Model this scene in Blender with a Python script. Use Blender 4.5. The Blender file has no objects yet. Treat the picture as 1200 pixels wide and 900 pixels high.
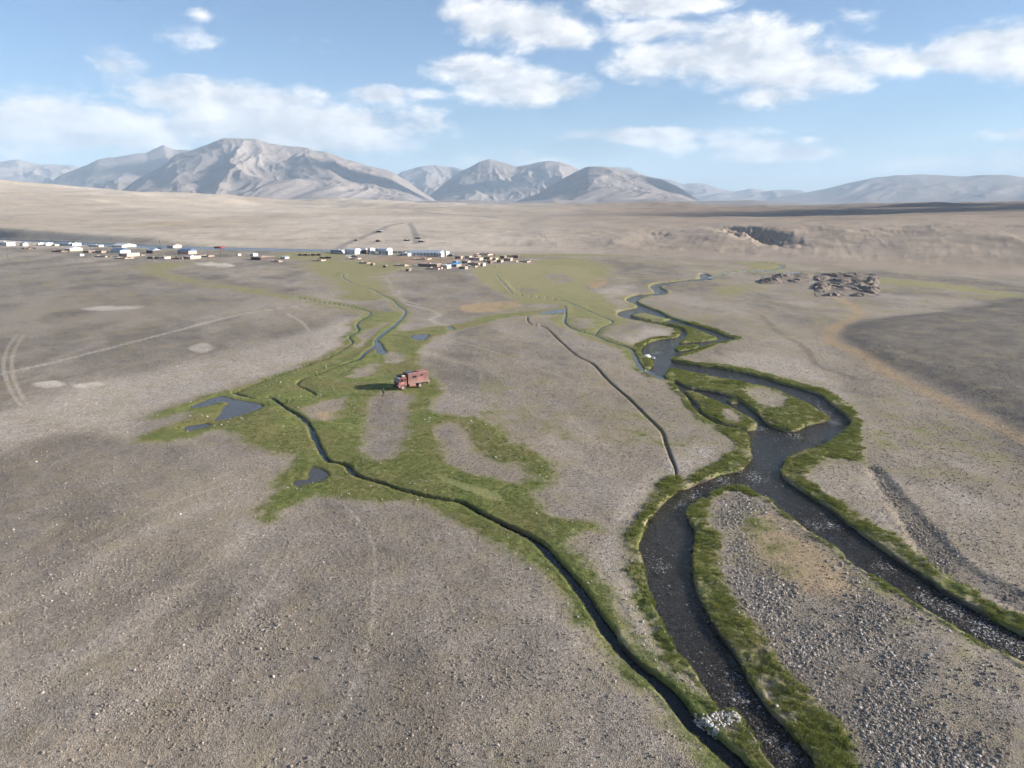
import bpy, bmesh, math, random
import numpy as np
from mathutils import Vector, Matrix

# ------------------------------------------------------------------ camera, sky, sun, exposure
SC = bpy.context.scene
COL = SC.collection
H_CAM = 40.0                       # the drone hovers 40 m above the valley floor
PITCH = math.radians(13.91)
FPX = 848.0                        # focal length in pixels of the 1200 px wide photograph
SUN_EL = math.radians(17.0)
SUN_AZ = math.radians(94.0)        # clockwise from the view direction: low sun from the right

cam_d = bpy.data.cameras.new('camera')
cam = bpy.data.objects.new('camera', cam_d); COL.objects.link(cam)
cam.location = (0, 0, H_CAM); cam.rotation_euler = (math.pi/2 - PITCH, 0, 0)
cam_d.sensor_width = 36; cam_d.lens = FPX/1200*36
cam_d.clip_start = 0.5; cam_d.clip_end = 90000
SC.camera = cam

SC.view_settings.view_transform = 'Standard'
SC.view_settings.look = 'None'
SC.view_settings.gamma = 1
SC.view_settings.use_curve_mapping = False
SC.view_settings.exposure = 1.45
SC.render.engine = 'CYCLES'
SC.cycles.max_bounces = 6; SC.cycles.diffuse_bounces = 2; SC.cycles.glossy_bounces = 2
SC.cycles.transmission_bounces = 3; SC.cycles.volume_bounces = 0; SC.cycles.transparent_max_bounces = 6
SC.cycles.use_denoising = True
SC.cycles.use_adaptive_sampling = True; SC.cycles.adaptive_threshold = 0.03; SC.cycles.adaptive_min_samples = 24

sun_d = bpy.data.lights.new('sun', 'SUN')
sun = bpy.data.objects.new('sun', sun_d); COL.objects.link(sun)
sun_d.energy = 5.0; sun_d.angle = math.radians(0.55); sun_d.color = (1.0, 0.915, 0.80)
SUNV = Vector((math.sin(SUN_AZ)*math.cos(SUN_EL), math.cos(SUN_AZ)*math.cos(SUN_EL), math.sin(SUN_EL)))
sun.rotation_euler = SUNV.to_track_quat('Z', 'Y').to_euler()

# ------------------------------------------------------------------ node helper
class NT:
    def __init__(s, tree):
        s.t = tree; s.L = tree.links
    def n(s, typ, **kw):
        nd = s.t.nodes.new(typ)
        for k, v in kw.items(): setattr(nd, k, v)
        return nd
    def put(s, sock, v):
        if v is None: return
        if isinstance(v, bpy.types.NodeSocket): s.L.new(v, sock)
        else:
            if isinstance(v, (tuple, list)) and len(v) == 3 and len(getattr(sock, 'default_value', ())) == 4: v = (*v, 1)
            sock.default_value = v
    def math(s, op, a, b=None, c=None, clamp=False):
        nd = s.n('ShaderNodeMath', operation=op, use_clamp=clamp)
        s.put(nd.inputs[0], a); s.put(nd.inputs[1], b); s.put(nd.inputs[2], c)
        return nd.outputs[0]
    def add(s, a, b): return s.math('ADD', a, b)
    def mul(s, a, b): return s.math('MULTIPLY', a, b)
    def vm(s, op, a, b=None):
        nd = s.n('ShaderNodeVectorMath', operation=op)
        s.put(nd.inputs[0], a); s.put(nd.inputs[1], b)
        return nd.outputs[1] if op in ('LENGTH', 'DISTANCE', 'DOT_PRODUCT') else nd.outputs[0]
    def mix(s, f, a, b, blend='MIX'):
        nd = s.n('ShaderNodeMix', data_type='RGBA', blend_type=blend)
        s.put(nd.inputs[0], f); s.put(nd.inputs[6], a); s.put(nd.inputs[7], b)
        return nd.outputs[2]
    def mr(s, v, a, b, c=0.0, d=1.0, smooth=False):
        nd = s.n('ShaderNodeMapRange', interpolation_type='SMOOTHSTEP' if smooth else 'LINEAR')
        s.put(nd.inputs[0], v); nd.inputs[1].default_value = a; nd.inputs[2].default_value = b
        nd.inputs[3].default_value = c; nd.inputs[4].default_value = d
        return nd.outputs[0]
    def noise(s, vec, scale, detail=3, rough=0.55, dist=0.0, col=False):
        nd = s.n('ShaderNodeTexNoise')
        s.put(nd.inputs['Vector'], vec); nd.inputs['Scale'].default_value = scale
        nd.inputs['Detail'].default_value = detail; nd.inputs['Roughness'].default_value = rough
        nd.inputs['Distortion'].default_value = dist
        return nd.outputs[1] if col else nd.outputs[0]
    def vor(s, vec, scale, out='Distance', rnd=1.0):
        nd = s.n('ShaderNodeTexVoronoi')
        s.put(nd.inputs['Vector'], vec); nd.inputs['Scale'].default_value = scale
        nd.inputs['Randomness'].default_value = rnd
        return nd.outputs[out]
    def attr(s, name):
        return s.n('ShaderNodeAttribute', attribute_name=name).outputs['Fac']
    def pos(s): return s.n('ShaderNodeNewGeometry').outputs['Position']
    def scale(s, v, k):
        nd = s.n('ShaderNodeVectorMath', operation='MULTIPLY'); s.put(nd.inputs[0], v); nd.inputs[1].default_value = k
        return nd.outputs[0]

# ------------------------------------------------------------------ world: Nishita sky with broken cumulus
def pix_dir(px, py):
    xc = (px-600)/FPX; yc = (450-py)/FPX
    cp, sp = math.cos(PITCH), math.sin(PITCH)
    return Vector((xc, cp + yc*sp, -sp + yc*cp))
def pix_azel(px, py):
    d = pix_dir(px, py).normalized()
    return math.atan2(d.x, d.y), math.asin(d.z)

world = bpy.data.worlds.new('World'); SC.world = world; world.use_nodes = True
wt = NT(world.node_tree); wt.t.nodes.clear()
sky = wt.n('ShaderNodeTexSky', sky_type='NISHITA', sun_disc=False)
sky.sun_elevation = SUN_EL; sky.sun_rotation = SUN_AZ
sky.altitude = 1500; sky.air_density = 1.0; sky.dust_density = 1.0; sky.ozone_density = 2.2

grp = bpy.data.node_groups.new('cloud_density', 'ShaderNodeTree')
grp.interface.new_socket('UV', in_out='INPUT', socket_type='NodeSocketVector')
grp.interface.new_socket('Density', in_out='OUTPUT', socket_type='NodeSocketFloat')
grp.interface.new_socket('Light', in_out='OUTPUT', socket_type='NodeSocketFloat')
g = NT(grp)
gi = g.n('NodeGroupInput'); go = g.n('NodeGroupOutput')
uv = gi.outputs[0]
# billow noise, stretched sideways as clouds near the horizon are
st = g.scale(uv, (1.0, 1.9, 1.0))
warp = g.vm('SUBTRACT', g.noise(st, 9, 3, 0.6, col=True), (0.5, 0.5, 0.5))
stw = g.vm('ADD', st, g.scale(warp, (0.05, 0.05, 0.05)))
n1 = g.noise(stw, 11, 6, 0.60)
# cumulus seen in the photograph: centre, half width, half height (photograph pixels), strength
CL = [(572, 22, 56, 24, 1.0), (628, 34, 62, 22, 1.05), (664, 46, 36, 14, .9), (560, 84, 56, 17, 1.0), (606, 100, 72, 22, 1.1), (655, 106, 36, 12, .9),
      (760, 36, 70, 13, .8), (800, 70, 80, 22, 1.05), (866, 66, 98, 34, 1.0), (942, 84, 70, 27, .98), (915, 112, 58, 14, .82), (905, 44, 70, 11, .6),
      (755, 7, 74, 13, 1.0), (822, 3, 42, 9, .8), (1080, 70, 92, 16, 1.0), (1160, 56, 80, 22, 1.1), (1235, 60, 80, 24, 1.0),
      (440, 112, 38, 11, .95), (372, 112, 24, 6, .6), (500, 110, 34, 8, .6), (770, 159, 120, 10, .95), (860, 170, 90, 9, .8), (915, 180, 80, 9, 1.0),
      (265, 118, 125, 20, 1.0), (90, 148, 190, 32, .95), (330, 148, 180, 30, 1.0), (-60, 155, 120, 40, .7), (430, 170, 150, 18, .62), (130, 75, 36, 19, .68),
      (236, 18, 24, 8, .55), (1185, 157, 44, 8, .65), (610, 190, 240, 14, .5), (1130, 190, 160, 16, .48),
      (375, 50, 50, 18, .40), (215, 40, 70, 20, .40), (1000, 20, 46, 22, .42)]
acc = None
for (cx, cy, rx, ry, s_) in CL:
    a0, e0 = pix_azel(cx, cy)
    rad = (rx/FPX/1.0, ry/FPX, 1)
    v = g.vm('DIVIDE', g.vm('SUBTRACT', uv, (a0, e0, 0)), rad)
    d = g.vm('LENGTH', v)
    b = g.mr(d, 1.55, 0.0, 0.0, s_)
    if acc is None: acc = b
    else:
        acc = g.math('SMOOTH_MAX', acc, b, 0.18)
# the same kind of sky goes on outside the frame: scattered patches of cloud
far_patch = g.mr(g.noise(g.scale(uv, (1, 1.8, 1)), 3.1, 2, 0.5), 0.52, 0.72, 0.0, 0.9)
sepv = g.n('ShaderNodeSeparateXYZ'); g.put(sepv.inputs[0], uv)
outside = g.mr(g.math('ABSOLUTE', sepv.outputs[0]), 0.64, 0.80)
outside = g.math('MAXIMUM', outside, g.mr(sepv.outputs[1], 0.29, 0.42))
acc = g.math('MAXIMUM', acc, g.mul(far_patch, outside))
den = g.add(acc, g.mul(g.add(n1, -0.5), 1.55))
den = g.math('MULTIPLY', den, g.mr(acc, 0.02, 0.25, 0.0, 1.0))
g.put(go.inputs[0], den)
n1b = g.noise(g.vm('ADD', stw, (0.018, 0.024, 0)), 11, 4, 0.60)
g.put(go.inputs[1], g.add(g.mul(g.math('SUBTRACT', n1, n1b), 1.7), g.mul(g.add(acc, -.55), -.25)))

tc = wt.n('ShaderNodeTexCoord').outputs['Generated']
sp = wt.n('ShaderNodeSeparateXYZ'); wt.put(sp.inputs[0], tc)
az_ = wt.math('ARCTAN2', sp.outputs[0], sp.outputs[1])
el_ = wt.math('ARCSINE', sp.outputs[2])
cb = wt.n('ShaderNodeCombineXYZ'); wt.put(cb.inputs[0], az_); wt.put(cb.inputs[1], el_)
def cloud(v):
    nd = wt.n('ShaderNodeGroup', node_tree=grp); wt.put(nd.inputs[0], v); return nd.outputs
d0, lt = cloud(cb.outputs[0])
alpha = wt.mr(d0, 0.24, 0.66, 0.0, 0.95, smooth=True)
lit = wt.mr(lt, -0.30, 0.26)
ccol = wt.mix(lit, (4.4, 4.6, 5.0), (8.2, 8.05, 7.9))
lowf = wt.mr(el_, 0.0, 0.16, 0.0, 1.0, smooth=True)       # thin air near the horizon softens the clouds
alpha = wt.mul(alpha, wt.mr(el_, -0.01, 0.10, 0.65, 1.0))
skyc = wt.mix(1.0, sky.outputs[0], (0.80, 0.92, 1.04), 'MULTIPLY')
final = wt.mix(alpha, skyc, ccol)
bg = wt.n('ShaderNodeBackground'); wt.put(bg.inputs[0], final); bg.inputs[1].default_value = 0.056
world.cycles.sampling_method = 'MANUAL'; world.cycles.sample_map_resolution = 256
wo = wt.n('ShaderNodeOutputWorld'); wt.L.new(bg.outputs[0], wo.inputs[0])
HAZE = 5.2e-5
N_STONE, N_COB, N_TUSS, N_TUFT = 200000, 44000, 19000, 46000
# ------------------------------------------------------------------ numpy tools
rng = np.random.default_rng(7)
random.seed(7)
def _hash(ix, iy, seed):
    h = (ix.astype(np.int64)*374761393 + iy.astype(np.int64)*668265263 + seed*1442695041) & 0xffffffff
    h = ((h ^ (h >> 13))*1274126177) & 0xffffffff
    h = (h ^ (h >> 16))
    return (h & 0xffffff).astype(np.float32)/np.float32(0xffffff)
def vnoise(x, y, seed=0):
    fx = np.floor(x); fy = np.floor(y)
    tx = (x-fx).astype(np.float32); ty = (y-fy).astype(np.float32)
    ix = fx.astype(np.int64); iy = fy.astype(np.int64)
    tx = tx*tx*tx*(tx*(tx*6-15)+10); ty = ty*ty*ty*(ty*(ty*6-15)+10)
    a = _hash(ix, iy, seed); b = _hash(ix+1, iy, seed); c = _hash(ix, iy+1, seed); d = _hash(ix+1, iy+1, seed)
    return (a*(1-tx)+b*tx)*(1-ty) + (c*(1-tx)+d*tx)*ty - 0.5
def fbm(x, y, octv=4, seed=0, gain=0.5, ridged=False):
    s = 0; a = 1.0; tot = 0
    ca, sa = 0.8, 0.6
    for k in range(octv):
        v = vnoise(x, y, seed+k*17)
        if ridged: v = 0.5 - 2*np.abs(v)
        s = s + a*v; tot += a; a *= gain
        x, y = (x*ca - y*sa)*2.03 + 11.3, (x*sa + y*ca)*2.03 + 5.7
    return s/tot
def sstep(a, b, x):
    t = np.clip((x-a)/(b-a), 0, 1); return t*t*(3-2*t)

CP, SP = math.cos(PITCH), math.sin(PITCH)
def gnd(pts, z=0.0):
    """points of the photograph projected on the valley floor (x, y in metres)"""
    p = np.asarray(pts, float)
    xc = (p[..., 0]-600)/FPX; yc = (450-p[..., 1])/FPX
    dz = -SP + yc*CP; dy = CP + yc*SP
    t = (z-H_CAM)/dz
    return np.stack([xc*t, dy*t], -1)
def G(px, py, z=0.0):
    q = gnd((px, py), z); return float(q[0]), float(q[1])
def catmull(P, closed, sub=4):
    P = np.asarray(P, float); n = len(P); out = []
    rngi = range(n) if closed else range(n-1)
    for i in rngi:
        if closed: p0, p1, p2, p3 = P[(i-1) % n], P[i], P[(i+1) % n], P[(i+2) % n]
        else: p0, p1, p2, p3 = P[max(i-1, 0)], P[i], P[i+1], P[min(i+2, n-1)]
        for k in range(sub):
            t = k/sub
            out.append(0.5*((2*p1)+(-p0+p2)*t+(2*p0-5*p1+4*p2-p3)*t*t+(-p0+3*p1-3*p2+p3)*t**3))
    if not closed: out.append(P[-1])
    return np.array(out)

# ------------------------------------------------------------------ terrain grid (polar, finer where the land is near)
AZ_IN = np.radians(np.linspace(-39.5, 39.5, 940))
ext = np.radians(39.5) + (math.pi-math.radians(39.5))*(np.arange(1, 31)/30.0)**1.5
AZ = np.concatenate([-ext[::-1], AZ_IN, ext])
ys = np.arange(905, 294, -1.13)
dep = PITCH + np.arctan((ys-450)/FPX)
R_near = np.linspace(6, H_CAM/math.tan(dep[0]), 18)[:-1]
R_mid = H_CAM/np.tan(dep)
R_far = np.geomspace(R_mid[-1], 5200, 215)[1:]
R_end = np.geomspace(5200, 60000, 14)[1:]
RR = np.concatenate([R_near, R_mid, R_far, R_end])
NR, NA = len(RR), len(AZ)
AA, RG = np.meshgrid(AZ, RR)
X = (RG*np.sin(AA)).astype(np.float64).ravel(); Y = (RG*np.cos(AA)).astype(np.float64).ravel()
Rf = RG.ravel(); Af = AA.ravel()
PTS = np.stack([X, Y], -1)
NV = len(X)
FRONT = (np.abs(Af) < math.radians(44)) & (Rf < 1300) & (Rf > 25)

def seg_dist(P, poly, closed):
    A = poly; B = np.roll(poly, -1, 0)
    if not closed: A = poly[:-1]; B = poly[1:]
    A = A.astype(np.float32); B = B.astype(np.float32)
    AB = B-A; L2 = (AB**2).sum(1)+1e-9
    P = P.astype(np.float32); n = len(P); dist = np.empty(n, np.float32); ins = np.zeros(n, bool); par = np.zeros(n, np.float32)
    ch = max(2000, int(6e6/len(A)))
    for s in range(0, n, ch):
        p = P[s:s+ch]
        dx = p[:, 0:1]-A[None, :, 0]; dy = p[:, 1:2]-A[None, :, 1]
        t = np.clip((dx*AB[:, 0]+dy*AB[:, 1])/L2, 0, 1)
        q = (dx-t*AB[:, 0])**2 + (dy-t*AB[:, 1])**2
        k = q.argmin(1); dist[s:s+ch] = np.sqrt(q[np.arange(len(p)), k])
        if closed:
            cond = (A[None, :, 1] > p[:, 1:2]) != (B[None, :, 1] > p[:, 1:2])
            xs = A[:, 0] + (p[:, 1:2]-A[None, :, 1])*(AB[:, 0]/np.where(np.abs(AB[:, 1]) < 1e-9, 1e-9, AB[:, 1]))
            ins[s:s+ch] = ((cond & (p[:, 0:1] < xs)).sum(1) % 2) == 1
        else: par[s:s+ch] = (k + t[np.arange(len(p)), k])/len(A)
    return dist, ins, par
def near_idx(poly, m):
    lo = poly.min(0)-m; hi = poly.max(0)+m
    return np.nonzero(FRONT & (X > lo[0]) & (X < hi[0]) & (Y > lo[1]) & (Y < hi[1]))[0]
def psdf(pix, margin=9.0, sub=3, smooth=True, pts=None):
    """signed distance in metres to an outline on the ground, positive inside"""
    w = gnd(catmull(pix, True, sub) if smooth else pix)
    out = np.full(NV, -margin, np.float32); idx = near_idx(w, margin)
    if len(idx):
        d, i, _ = seg_dist(PTS[idx], w, True)
        out[idx] = np.where(i, d, -np.minimum(d, margin))
    return out
def lsdf(pix, hw, margin=9.0, sub=4, world=False, flatten=False):
    """half width minus distance to a line on the ground (metres); hw a number or one value per point"""
    w = np.asarray(pix, float) if world else gnd(catmull(pix, False, sub)); out = np.full(NV, -margin, np.float32); idx = near_idx(w, margin+2)
    if len(idx):
        d, _, par = seg_dist(PTS[idx], w, False)
        if flatten:      # keep far, thin lines at least one grid row deep
            tq = par*(len(w)-1); k0 = np.minimum(tq.astype(int), len(w)-2); q = w[k0]+(w[k0+1]-w[k0])*(tq-k0)[:, None]
            dv = PTS[idx]-q; kk = np.minimum(1, 1.1/(Rf[idx]**2/(FPX*H_CAM)*1.13)); d = np.sqrt(dv[:, 0]**2+(dv[:, 1]*kk)**2)
        h = hw if np.isscalar(hw) else np.interp(par, np.linspace(0, 1, len(hw)), hw)
        out[idx] = np.maximum(h-d, -margin)
    return out
def umax(lst):
    o = lst[0]
    for l in lst[1:]: o = np.maximum(o, l)
    return o

# ------------------------------------------------------------------ outlines read off the photograph (its pixels), laid on the valley floor
RIVER = [(819,321.5),(821,326),(808,327.5),(787,330),(771,331.7),(761.7,335),(766,340),(766,343),(755,345),(746.7,345),(735,349),(735,352.5),(745,356),(746.7,360),(741.7,361),(728,364),(723,366.7),(728,371),(741.7,374),(755,376),(770,379),(786.7,383),(796.7,386),(796.7,391.7),(790,395),(773,396.7),(760,401),(752.5,406.7),(751.7,413),(765,421),(764,430),(758,432.5),(768,441),(778,443),(791.7,450),(798,456.7),(808,468),(813,478),(823,486.7),(836.7,495),(851.7,500),(866.7,503),(876,506.7),(877.5,516.7),(881,525),(880,534),(871,547.5),(853,552.5),(833,559),(818,564),(805,571),(794,572),(789,578),(778,586.7),(765,601.7),(758,613),(752.5,626.7),(750,640),(753,660),(759,690),(768,711.7),(778,733),(791.7,756.7),(803,773),(817,788),(823,801),(837,822),(848,832),(863,834),(875.5,850),(886,862),(898,881),(912,899),(945,950),
 (1000,960),(958,899),(953,889),(933,864),(919,848),(907,836),(895,820),(881,801),(870,780),(860,761.7),(840,735),(827,711.7),(815,688),(811,665),(811.7,640),(815,623),(807.5,610),(806.7,600),(813,590),(826.7,581.7),(843,572.5),(863,569),(876.7,571.7),(886.7,578),(903,583),(915,596),(950,622.5),(985,645),(1000,660),(1037.5,680),(1080,710),(1120,732.5),(1150,752.5),(1197.5,775),(1270,815),
 (1270,775),(1200,742),(1175,730),(1150,715),(1112.5,695),(1085,675),(1060,660),(1035,642.5),(1007.5,622.5),(982.5,602.5),(967.5,591),(945,577.5),(930,567),(918,558),(916,550),(921.7,538),(935,529),(956.7,523),(970,516.7),(986.7,505),(996,495),(993,488),(981.7,478),(968,468),(963,462.5),(943,456),(918,449),(898,443),(873,436),(840,430),(813,426.7),(790,422.5),(786.7,419),(795,416),(811.7,410),(830,403),(856.7,398),(860,396),(850,393),(836.7,387.5),(818,381.7),(800,376.7),(783,371),(773,365),(763,361.7),(753,357.5),(746,354),(747,351),(756.7,346.5),(773,345),(781.7,341.7),(774,337.5),(773,335),(786.7,331.7),(806.7,329),(825,328),(834,326.7),(833,324),(826.7,321)]
ISLES = [[(738,368.7),(751.7,366),(763,368),(776.7,371.7),(786.7,373),(778,376),(766.7,376),(755,374),(745,371.7)],
 [(770,377.5),(783,378),(800,381),(818,386),(830,391),(841.7,396),(830,398.7),(810,400),(795,401),(803,396),(805,390),(800,385),(786.7,381)],
 [(790,406.7),(800,404),(818,403),(816.7,406.7),(803,409.5),(793,410)],
 [(784,430),(800,433),(820,437.5),(836.7,441),(861.7,445),(886.7,450),(908,455),(930,465),(946.7,473),(966.7,484),(971.7,489),(963,493),(946.7,496.7),(935,502.5),(923,504),(910,501),(900,496.7),(891.7,488),(883,480),(870,470),(853,462.5),(840,459),(826.7,456.7),(806.7,453),(793,446.5),(787,448),(779,441),(781.7,436)],
 [(801.7,456.7),(813,457.5),(826.7,464),(840,470),(856.7,476.7),(873,485),(886.7,495),(884,501.7),(870,503),(853,498),(836.7,491.7),(823,483),(815,471.7),(806.7,463)],
 [(852,468.5),(860,467.5),(865,470),(858,471.7)]]
STREAMS = [   # (line, half widths in metres)
 ([(273,460),(283,463),(300,466.7),(316.7,466),(325,471),(338,480),(351.7,488),(361.7,498),(367.5,510),(373,521.7),(379,533),(385,540),(398,542.5),(408,546.7),(413,554),(428,561),(448,566),(465,572.5),(486.7,578),(496.7,581),(520,585),(541,588.5),(563,601),(587,613),(613,625),(635,639),(652,657.5),(667,675),(684.7,696.5),(702,724),(719,749.7),(739,773.5),(764.7,795),(787,815),(806,840),(837,868),(863,892),(905,935)],
   [.35,.4,.45,.6,.55,.45,.45,.55,.65,.75,.85,.95,.95]),
 ([(331,471.7),(340,469),(363,465),(370,463),(361.7,457.5),(349,451.7),(350,447.5),(356,444),(373,438.5),(390,431.7),(405,426),(421.7,420),(428,413),(440,405),(441,398),(450,390),(463,380),(473,370),(474,364),(466.7,359),(460,351.7),(448,346),(433,337.5),(415,332.5),(403,326),(401,320)],
   [.35,.35,.45,.35,.3,.5,.9,1.1,1.2,.9,.6,.6,.6,.6]),
 ([(276.7,460),(306.7,447.5),(350,431.5),(383,420),(405,408),(413,401),(409,395),(420,388),(417.5,381.7),(421.7,376.7),(433,369),(431.7,365),(413,360),(393,356),(375,353),(350,348.7)],
   [.22,.25,.4,.4,.5,.5,.5,.5]),
 ([(582,323),(595,337.6),(602,344),(620.7,346.7),(642.7,349.5),(659,352),(677.5,358.7),(696,367),(718,377),(705,384),(697.7,391.7)], [.5,.55,.55,.5,.5]),
 ([(662,358.7),(663,368),(662,379),(675.7,387),(694,391.7),(712,400),(738,408.5),(745,421.7),(752,431.7),(766.7,440.5),(779,444)], [.4,.45,.5,.5,.6,1.0,1.1,.9]),
]
FAR_STREAMS = [([(834,325),(850,319.5),(880,317),(900,316.5),(918,312),(895,307)], [.8,.8,1.2]),
 ([(895,318),(915,318.5),(945,320)], [.7,.7])]
POOLS = [[(221.7,478),(236.7,471),(258,464),(273,467.5),(306.7,474),(300,480),(283,486),(263,491),(251.7,492.5),(258,485),(261.7,476.7),(270,471.7),(256.7,471.7),(240,476)],
 [(217.5,500),(230,497.5),(243,496),(245,499),(233,502.5),(218,505)],
 [(362.5,553),(366.7,546.7),(378,550),(385,555),(378,562.5),(368,565),(356.7,567.5),(351.7,571),(344,566.7),(348,562.5),(360,561)],
 [(481,394),(488,392),(501.7,391.7),(498,397.5),(486.7,398)],
 [(523,382.3),(528,383),(533,385),(527,385.6)],
 [(440,400),(446.7,403),(450,410),(454,413),(445,415),(441,411)],
 [(630,366),(642.7,364),(661,362),(660,366),(642.7,367.5)]]
BIGRIVER = [(-260,270),(-60,276.5),(0,279),(60,281),(130,284),(200,287),(250,288.8),(330,291),(400,292.6),(400,294.2),(330,293.6),(250,292),(180,290.2),(100,287.5),(0,284),(-60,282),(-260,275)]
DITCH = [(618,371.5),(620.7,379),(639,384),(657,401),(675.7,417),(694,426.5),(712,445),(736,466.7),(753,483),(775,505),(780,520),(786.7,538),(791,548),(793,562)]
MEADOW = [(155,516),(178,487.5),(196.7,478),(220,470),(243,463),(273,455),(308,445),(350,431),(376.7,421),(396.7,410),(407,401.7),(402,396),(413,386.7),(410,378),(428,369),(433,363),(450,366),(471.7,365),(480,366),(478,371),(468,383),(476.7,388),(500,383),(525,381.5),(550,377),(558,373),(587.7,367.5),(620.7,363.5),(642.7,362),(661,360),(661,368),(628,369.5),(595,372),(567.5,380.5),(540,385),(507,397),(492,413),(490,426.7),(502,435),(515,448),(518,458),(512,470),(508,478),(512,485),(551.7,488),(585,502),(602,516.7),(630,531),(657,550),(646,563),(630,575),(630,588),(650,605),(697,615),(700,626),(665,634),(685,657.5),(716,681),(728,698),(723,711),(733,735),(750,760.7),(770,778),(780,780),(815,800),(847,834),(800,845),(757,810),(728,791),(706,769),(687.7,750),(674,727),(656,702),(640,686),(617.5,665),(591.5,649),(563,632),(537,612),(520,602),(500,594),(466.7,590),(443,593),(413,587),(386.7,580),(366.7,583),(346.7,594),(330,606),(310,612),(300,606),(303,595),(318,576.7),(330,558),(341.7,543),(345,536),(316.7,533),(291.7,523),(270,508),(258,505.5),(233,511),(205,515.5),(175,519)]
MEADOW_HOLES = [[(140,500),(175,493),(200,488),(221.7,485),(216.7,493),(196.7,500),(165,511),(140,514)],
 [(355,480),(373,474),(390,468),(405,468),(396.7,480),(390,488),(380,494),(366.7,488)],
 [(440,466),(456.7,461),(478,462),(480,473),(474,497),(471.7,516.7),(464,530),(445,540),(430,535),(424,517),(426,497),(432,480)],
 [(516.7,499),(538,499),(551,512),(560,527),(583,543),(611,547),(616,555),(606,567),(583,562),(551.7,553),(528,543),(522,527),(512,510)],
 [(416.7,403),(420,393),(431.7,386.7),(450,380),(470,371.7),(453,385),(443,393),(430,400),(420,406.7)],
 [(453,413),(463,413),(473,416),(472,424),(460,425),(452,420)],
 [(411.7,440),(425,430),(438,426.7),(438,433),(430,440),(416.7,443)],
 [(467,386),(475,375),(500,372),(505,379),(490,382),(478,387)]]
STRAW = [[(513,557),(546.7,566),(580,577),(592,589),(573,587.5),(546.7,577.5),(516.7,566)]]
MEADOW2 = [(553,316.5),(595,309),(642.7,311),(690,315),(692,331),(690,338.5),(705,345),(714,352),(723,359),(722,370),(741,375),(728,381),(712,385),(702,391),(722,400),(743,409),(732.5,411.5),(705,403),(683,395.5),(661,385),(639,374),(662,367),(657,357),(613,355.5),(602,351),(576.7,339),(562,329)]
MEADOW2_HOLES = [[(672,378),(680,373),(691,375),(694,382),(686,386),(676,385)], [(604,338),(620,337),(630,340),(618,343)], [(640,322),(665,322),(668,330),(650,330)]]
BANKS = [   # tussock grass along the water
 [(813,590),(826.7,581),(843,571),(863,567),(880,570),(905,580),(915,596),(910,597),(895,588),(880,583),(862,578),(846,580),(832,590),(828,600),(829,613),(843,626.7),(845,637),(839,656),(848,681.7),(861.7,705),(876.7,726.7),(896,751),(923,789.7),(960.7,822),(988.7,855),(1007,885),(1060,960),(980,940),(958,899),(919,848),(881,801),(860,761.7),(827,711.7),(811,665),(811.7,640),(815,623),(807.5,610),(806.7,600)],
 [(862,521),(850,535),(826.7,547),(806,559),(792,556),(776.7,563),(761.7,583),(746.7,601.7),(735,623),(731,641.7),(733,661),(741.7,693),(751.7,715),(766.7,740),(775,760),(782,780),(815,806),(847,834),(823,801),(803,773),(778,733),(759,690),(750,640),(758,613),(778,586.7),(794,572),(818,564),(853,552.5),(880,534),(881,525),(876,507),(866,503),(860,508)],
 [(778,448),(793,461.7),(803,475),(815,490),(836.7,503),(855,513),(862,524),(880,530),(881,525),(877,510),(866.7,503),(851.7,500),(836.7,495),(823,486.7),(813,478),(808,468),(798,456.7),(791.7,450),(780,444)],
 [(786.7,418),(813,425),(840,427),(873,432),(898,438),(918,444),(943,451),(968,456.7),(985,468),(1001.7,483),(1010,495),(1008,510),(1013,528),(1017,547),(1010,543),(993,541),(966.7,538),(950,551),(947,562),(970,577.5),(1000,600),(1040,625),(1080,650),(1120,677.5),(1162.5,705),(1200,722),(1270,757),(1270,780),(1200,745),(1150,715),(1085,675),(1035,642.5),(982.5,602.5),(945,577.5),(918,558),(916,550),(921.7,538),(956.7,523),(986.7,505),(996,495),(981.7,478),(963,462.5),(918,449),(873,436),(813,426.7)],
 [(884,858),(900,880),(912,899),(945,950),(915,950),(880,905),(862,880),(852,863),(868,856)],
 [(1150,757),(1100,727),(1037,686),(990,655),(950,628),(912,600),(916,596),(950,622),(985,645),(1037.5,680),(1080,710),(1120,732.5),(1197,775),(1240,800),(1225,803)]]
ISLE_HOLES = [[(873,457),(893,454),(912,458),(920,468),(914,477),(898,477),(880,468)], [(846,483),(857,481),(866,488),(860,494),(850,492)]]
PALE = [[(-60,500),(0,482),(100,452),(200,430),(300,405),(380,383),(405,372),(425,378),(410,400),(350,430),(270,453),(200,475),(160,492),(150,515),(80,505),(0,530),(-60,545)],
 [(850,522),(812,552),(790,560),(775,562),(760,583),(745,602),(733,623),(729,642),(731,662),(740,693),(750,716),(766,742),(774,762),(768,778),(748,758),(733,735),(724,712),(729,698),(716,680),(690,655),(700,640),(705,625),(715,605),(735,580),(770,550),(820,520)],
 [(860,440),(900,440),(950,452),(1000,475),(960,430),(900,415),(850,415)],
 [(716,366),(728,362),(735,358),(730,352),(722,356),(710,362)], [(680,352),(725,345),(735,340),(720,335),(690,345)],
 [(735,398),(745,388),(770,384),(790,388),(785,393),(760,398),(748,406),(742,408)]]
DARKG = [[(988,392),(1000,381),(1040,374),(1120,366),(1290,355),(1290,560),(1200,508),(1130,466),(1080,444),(1047,433),(1013,420),(992,403)]]
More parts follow.
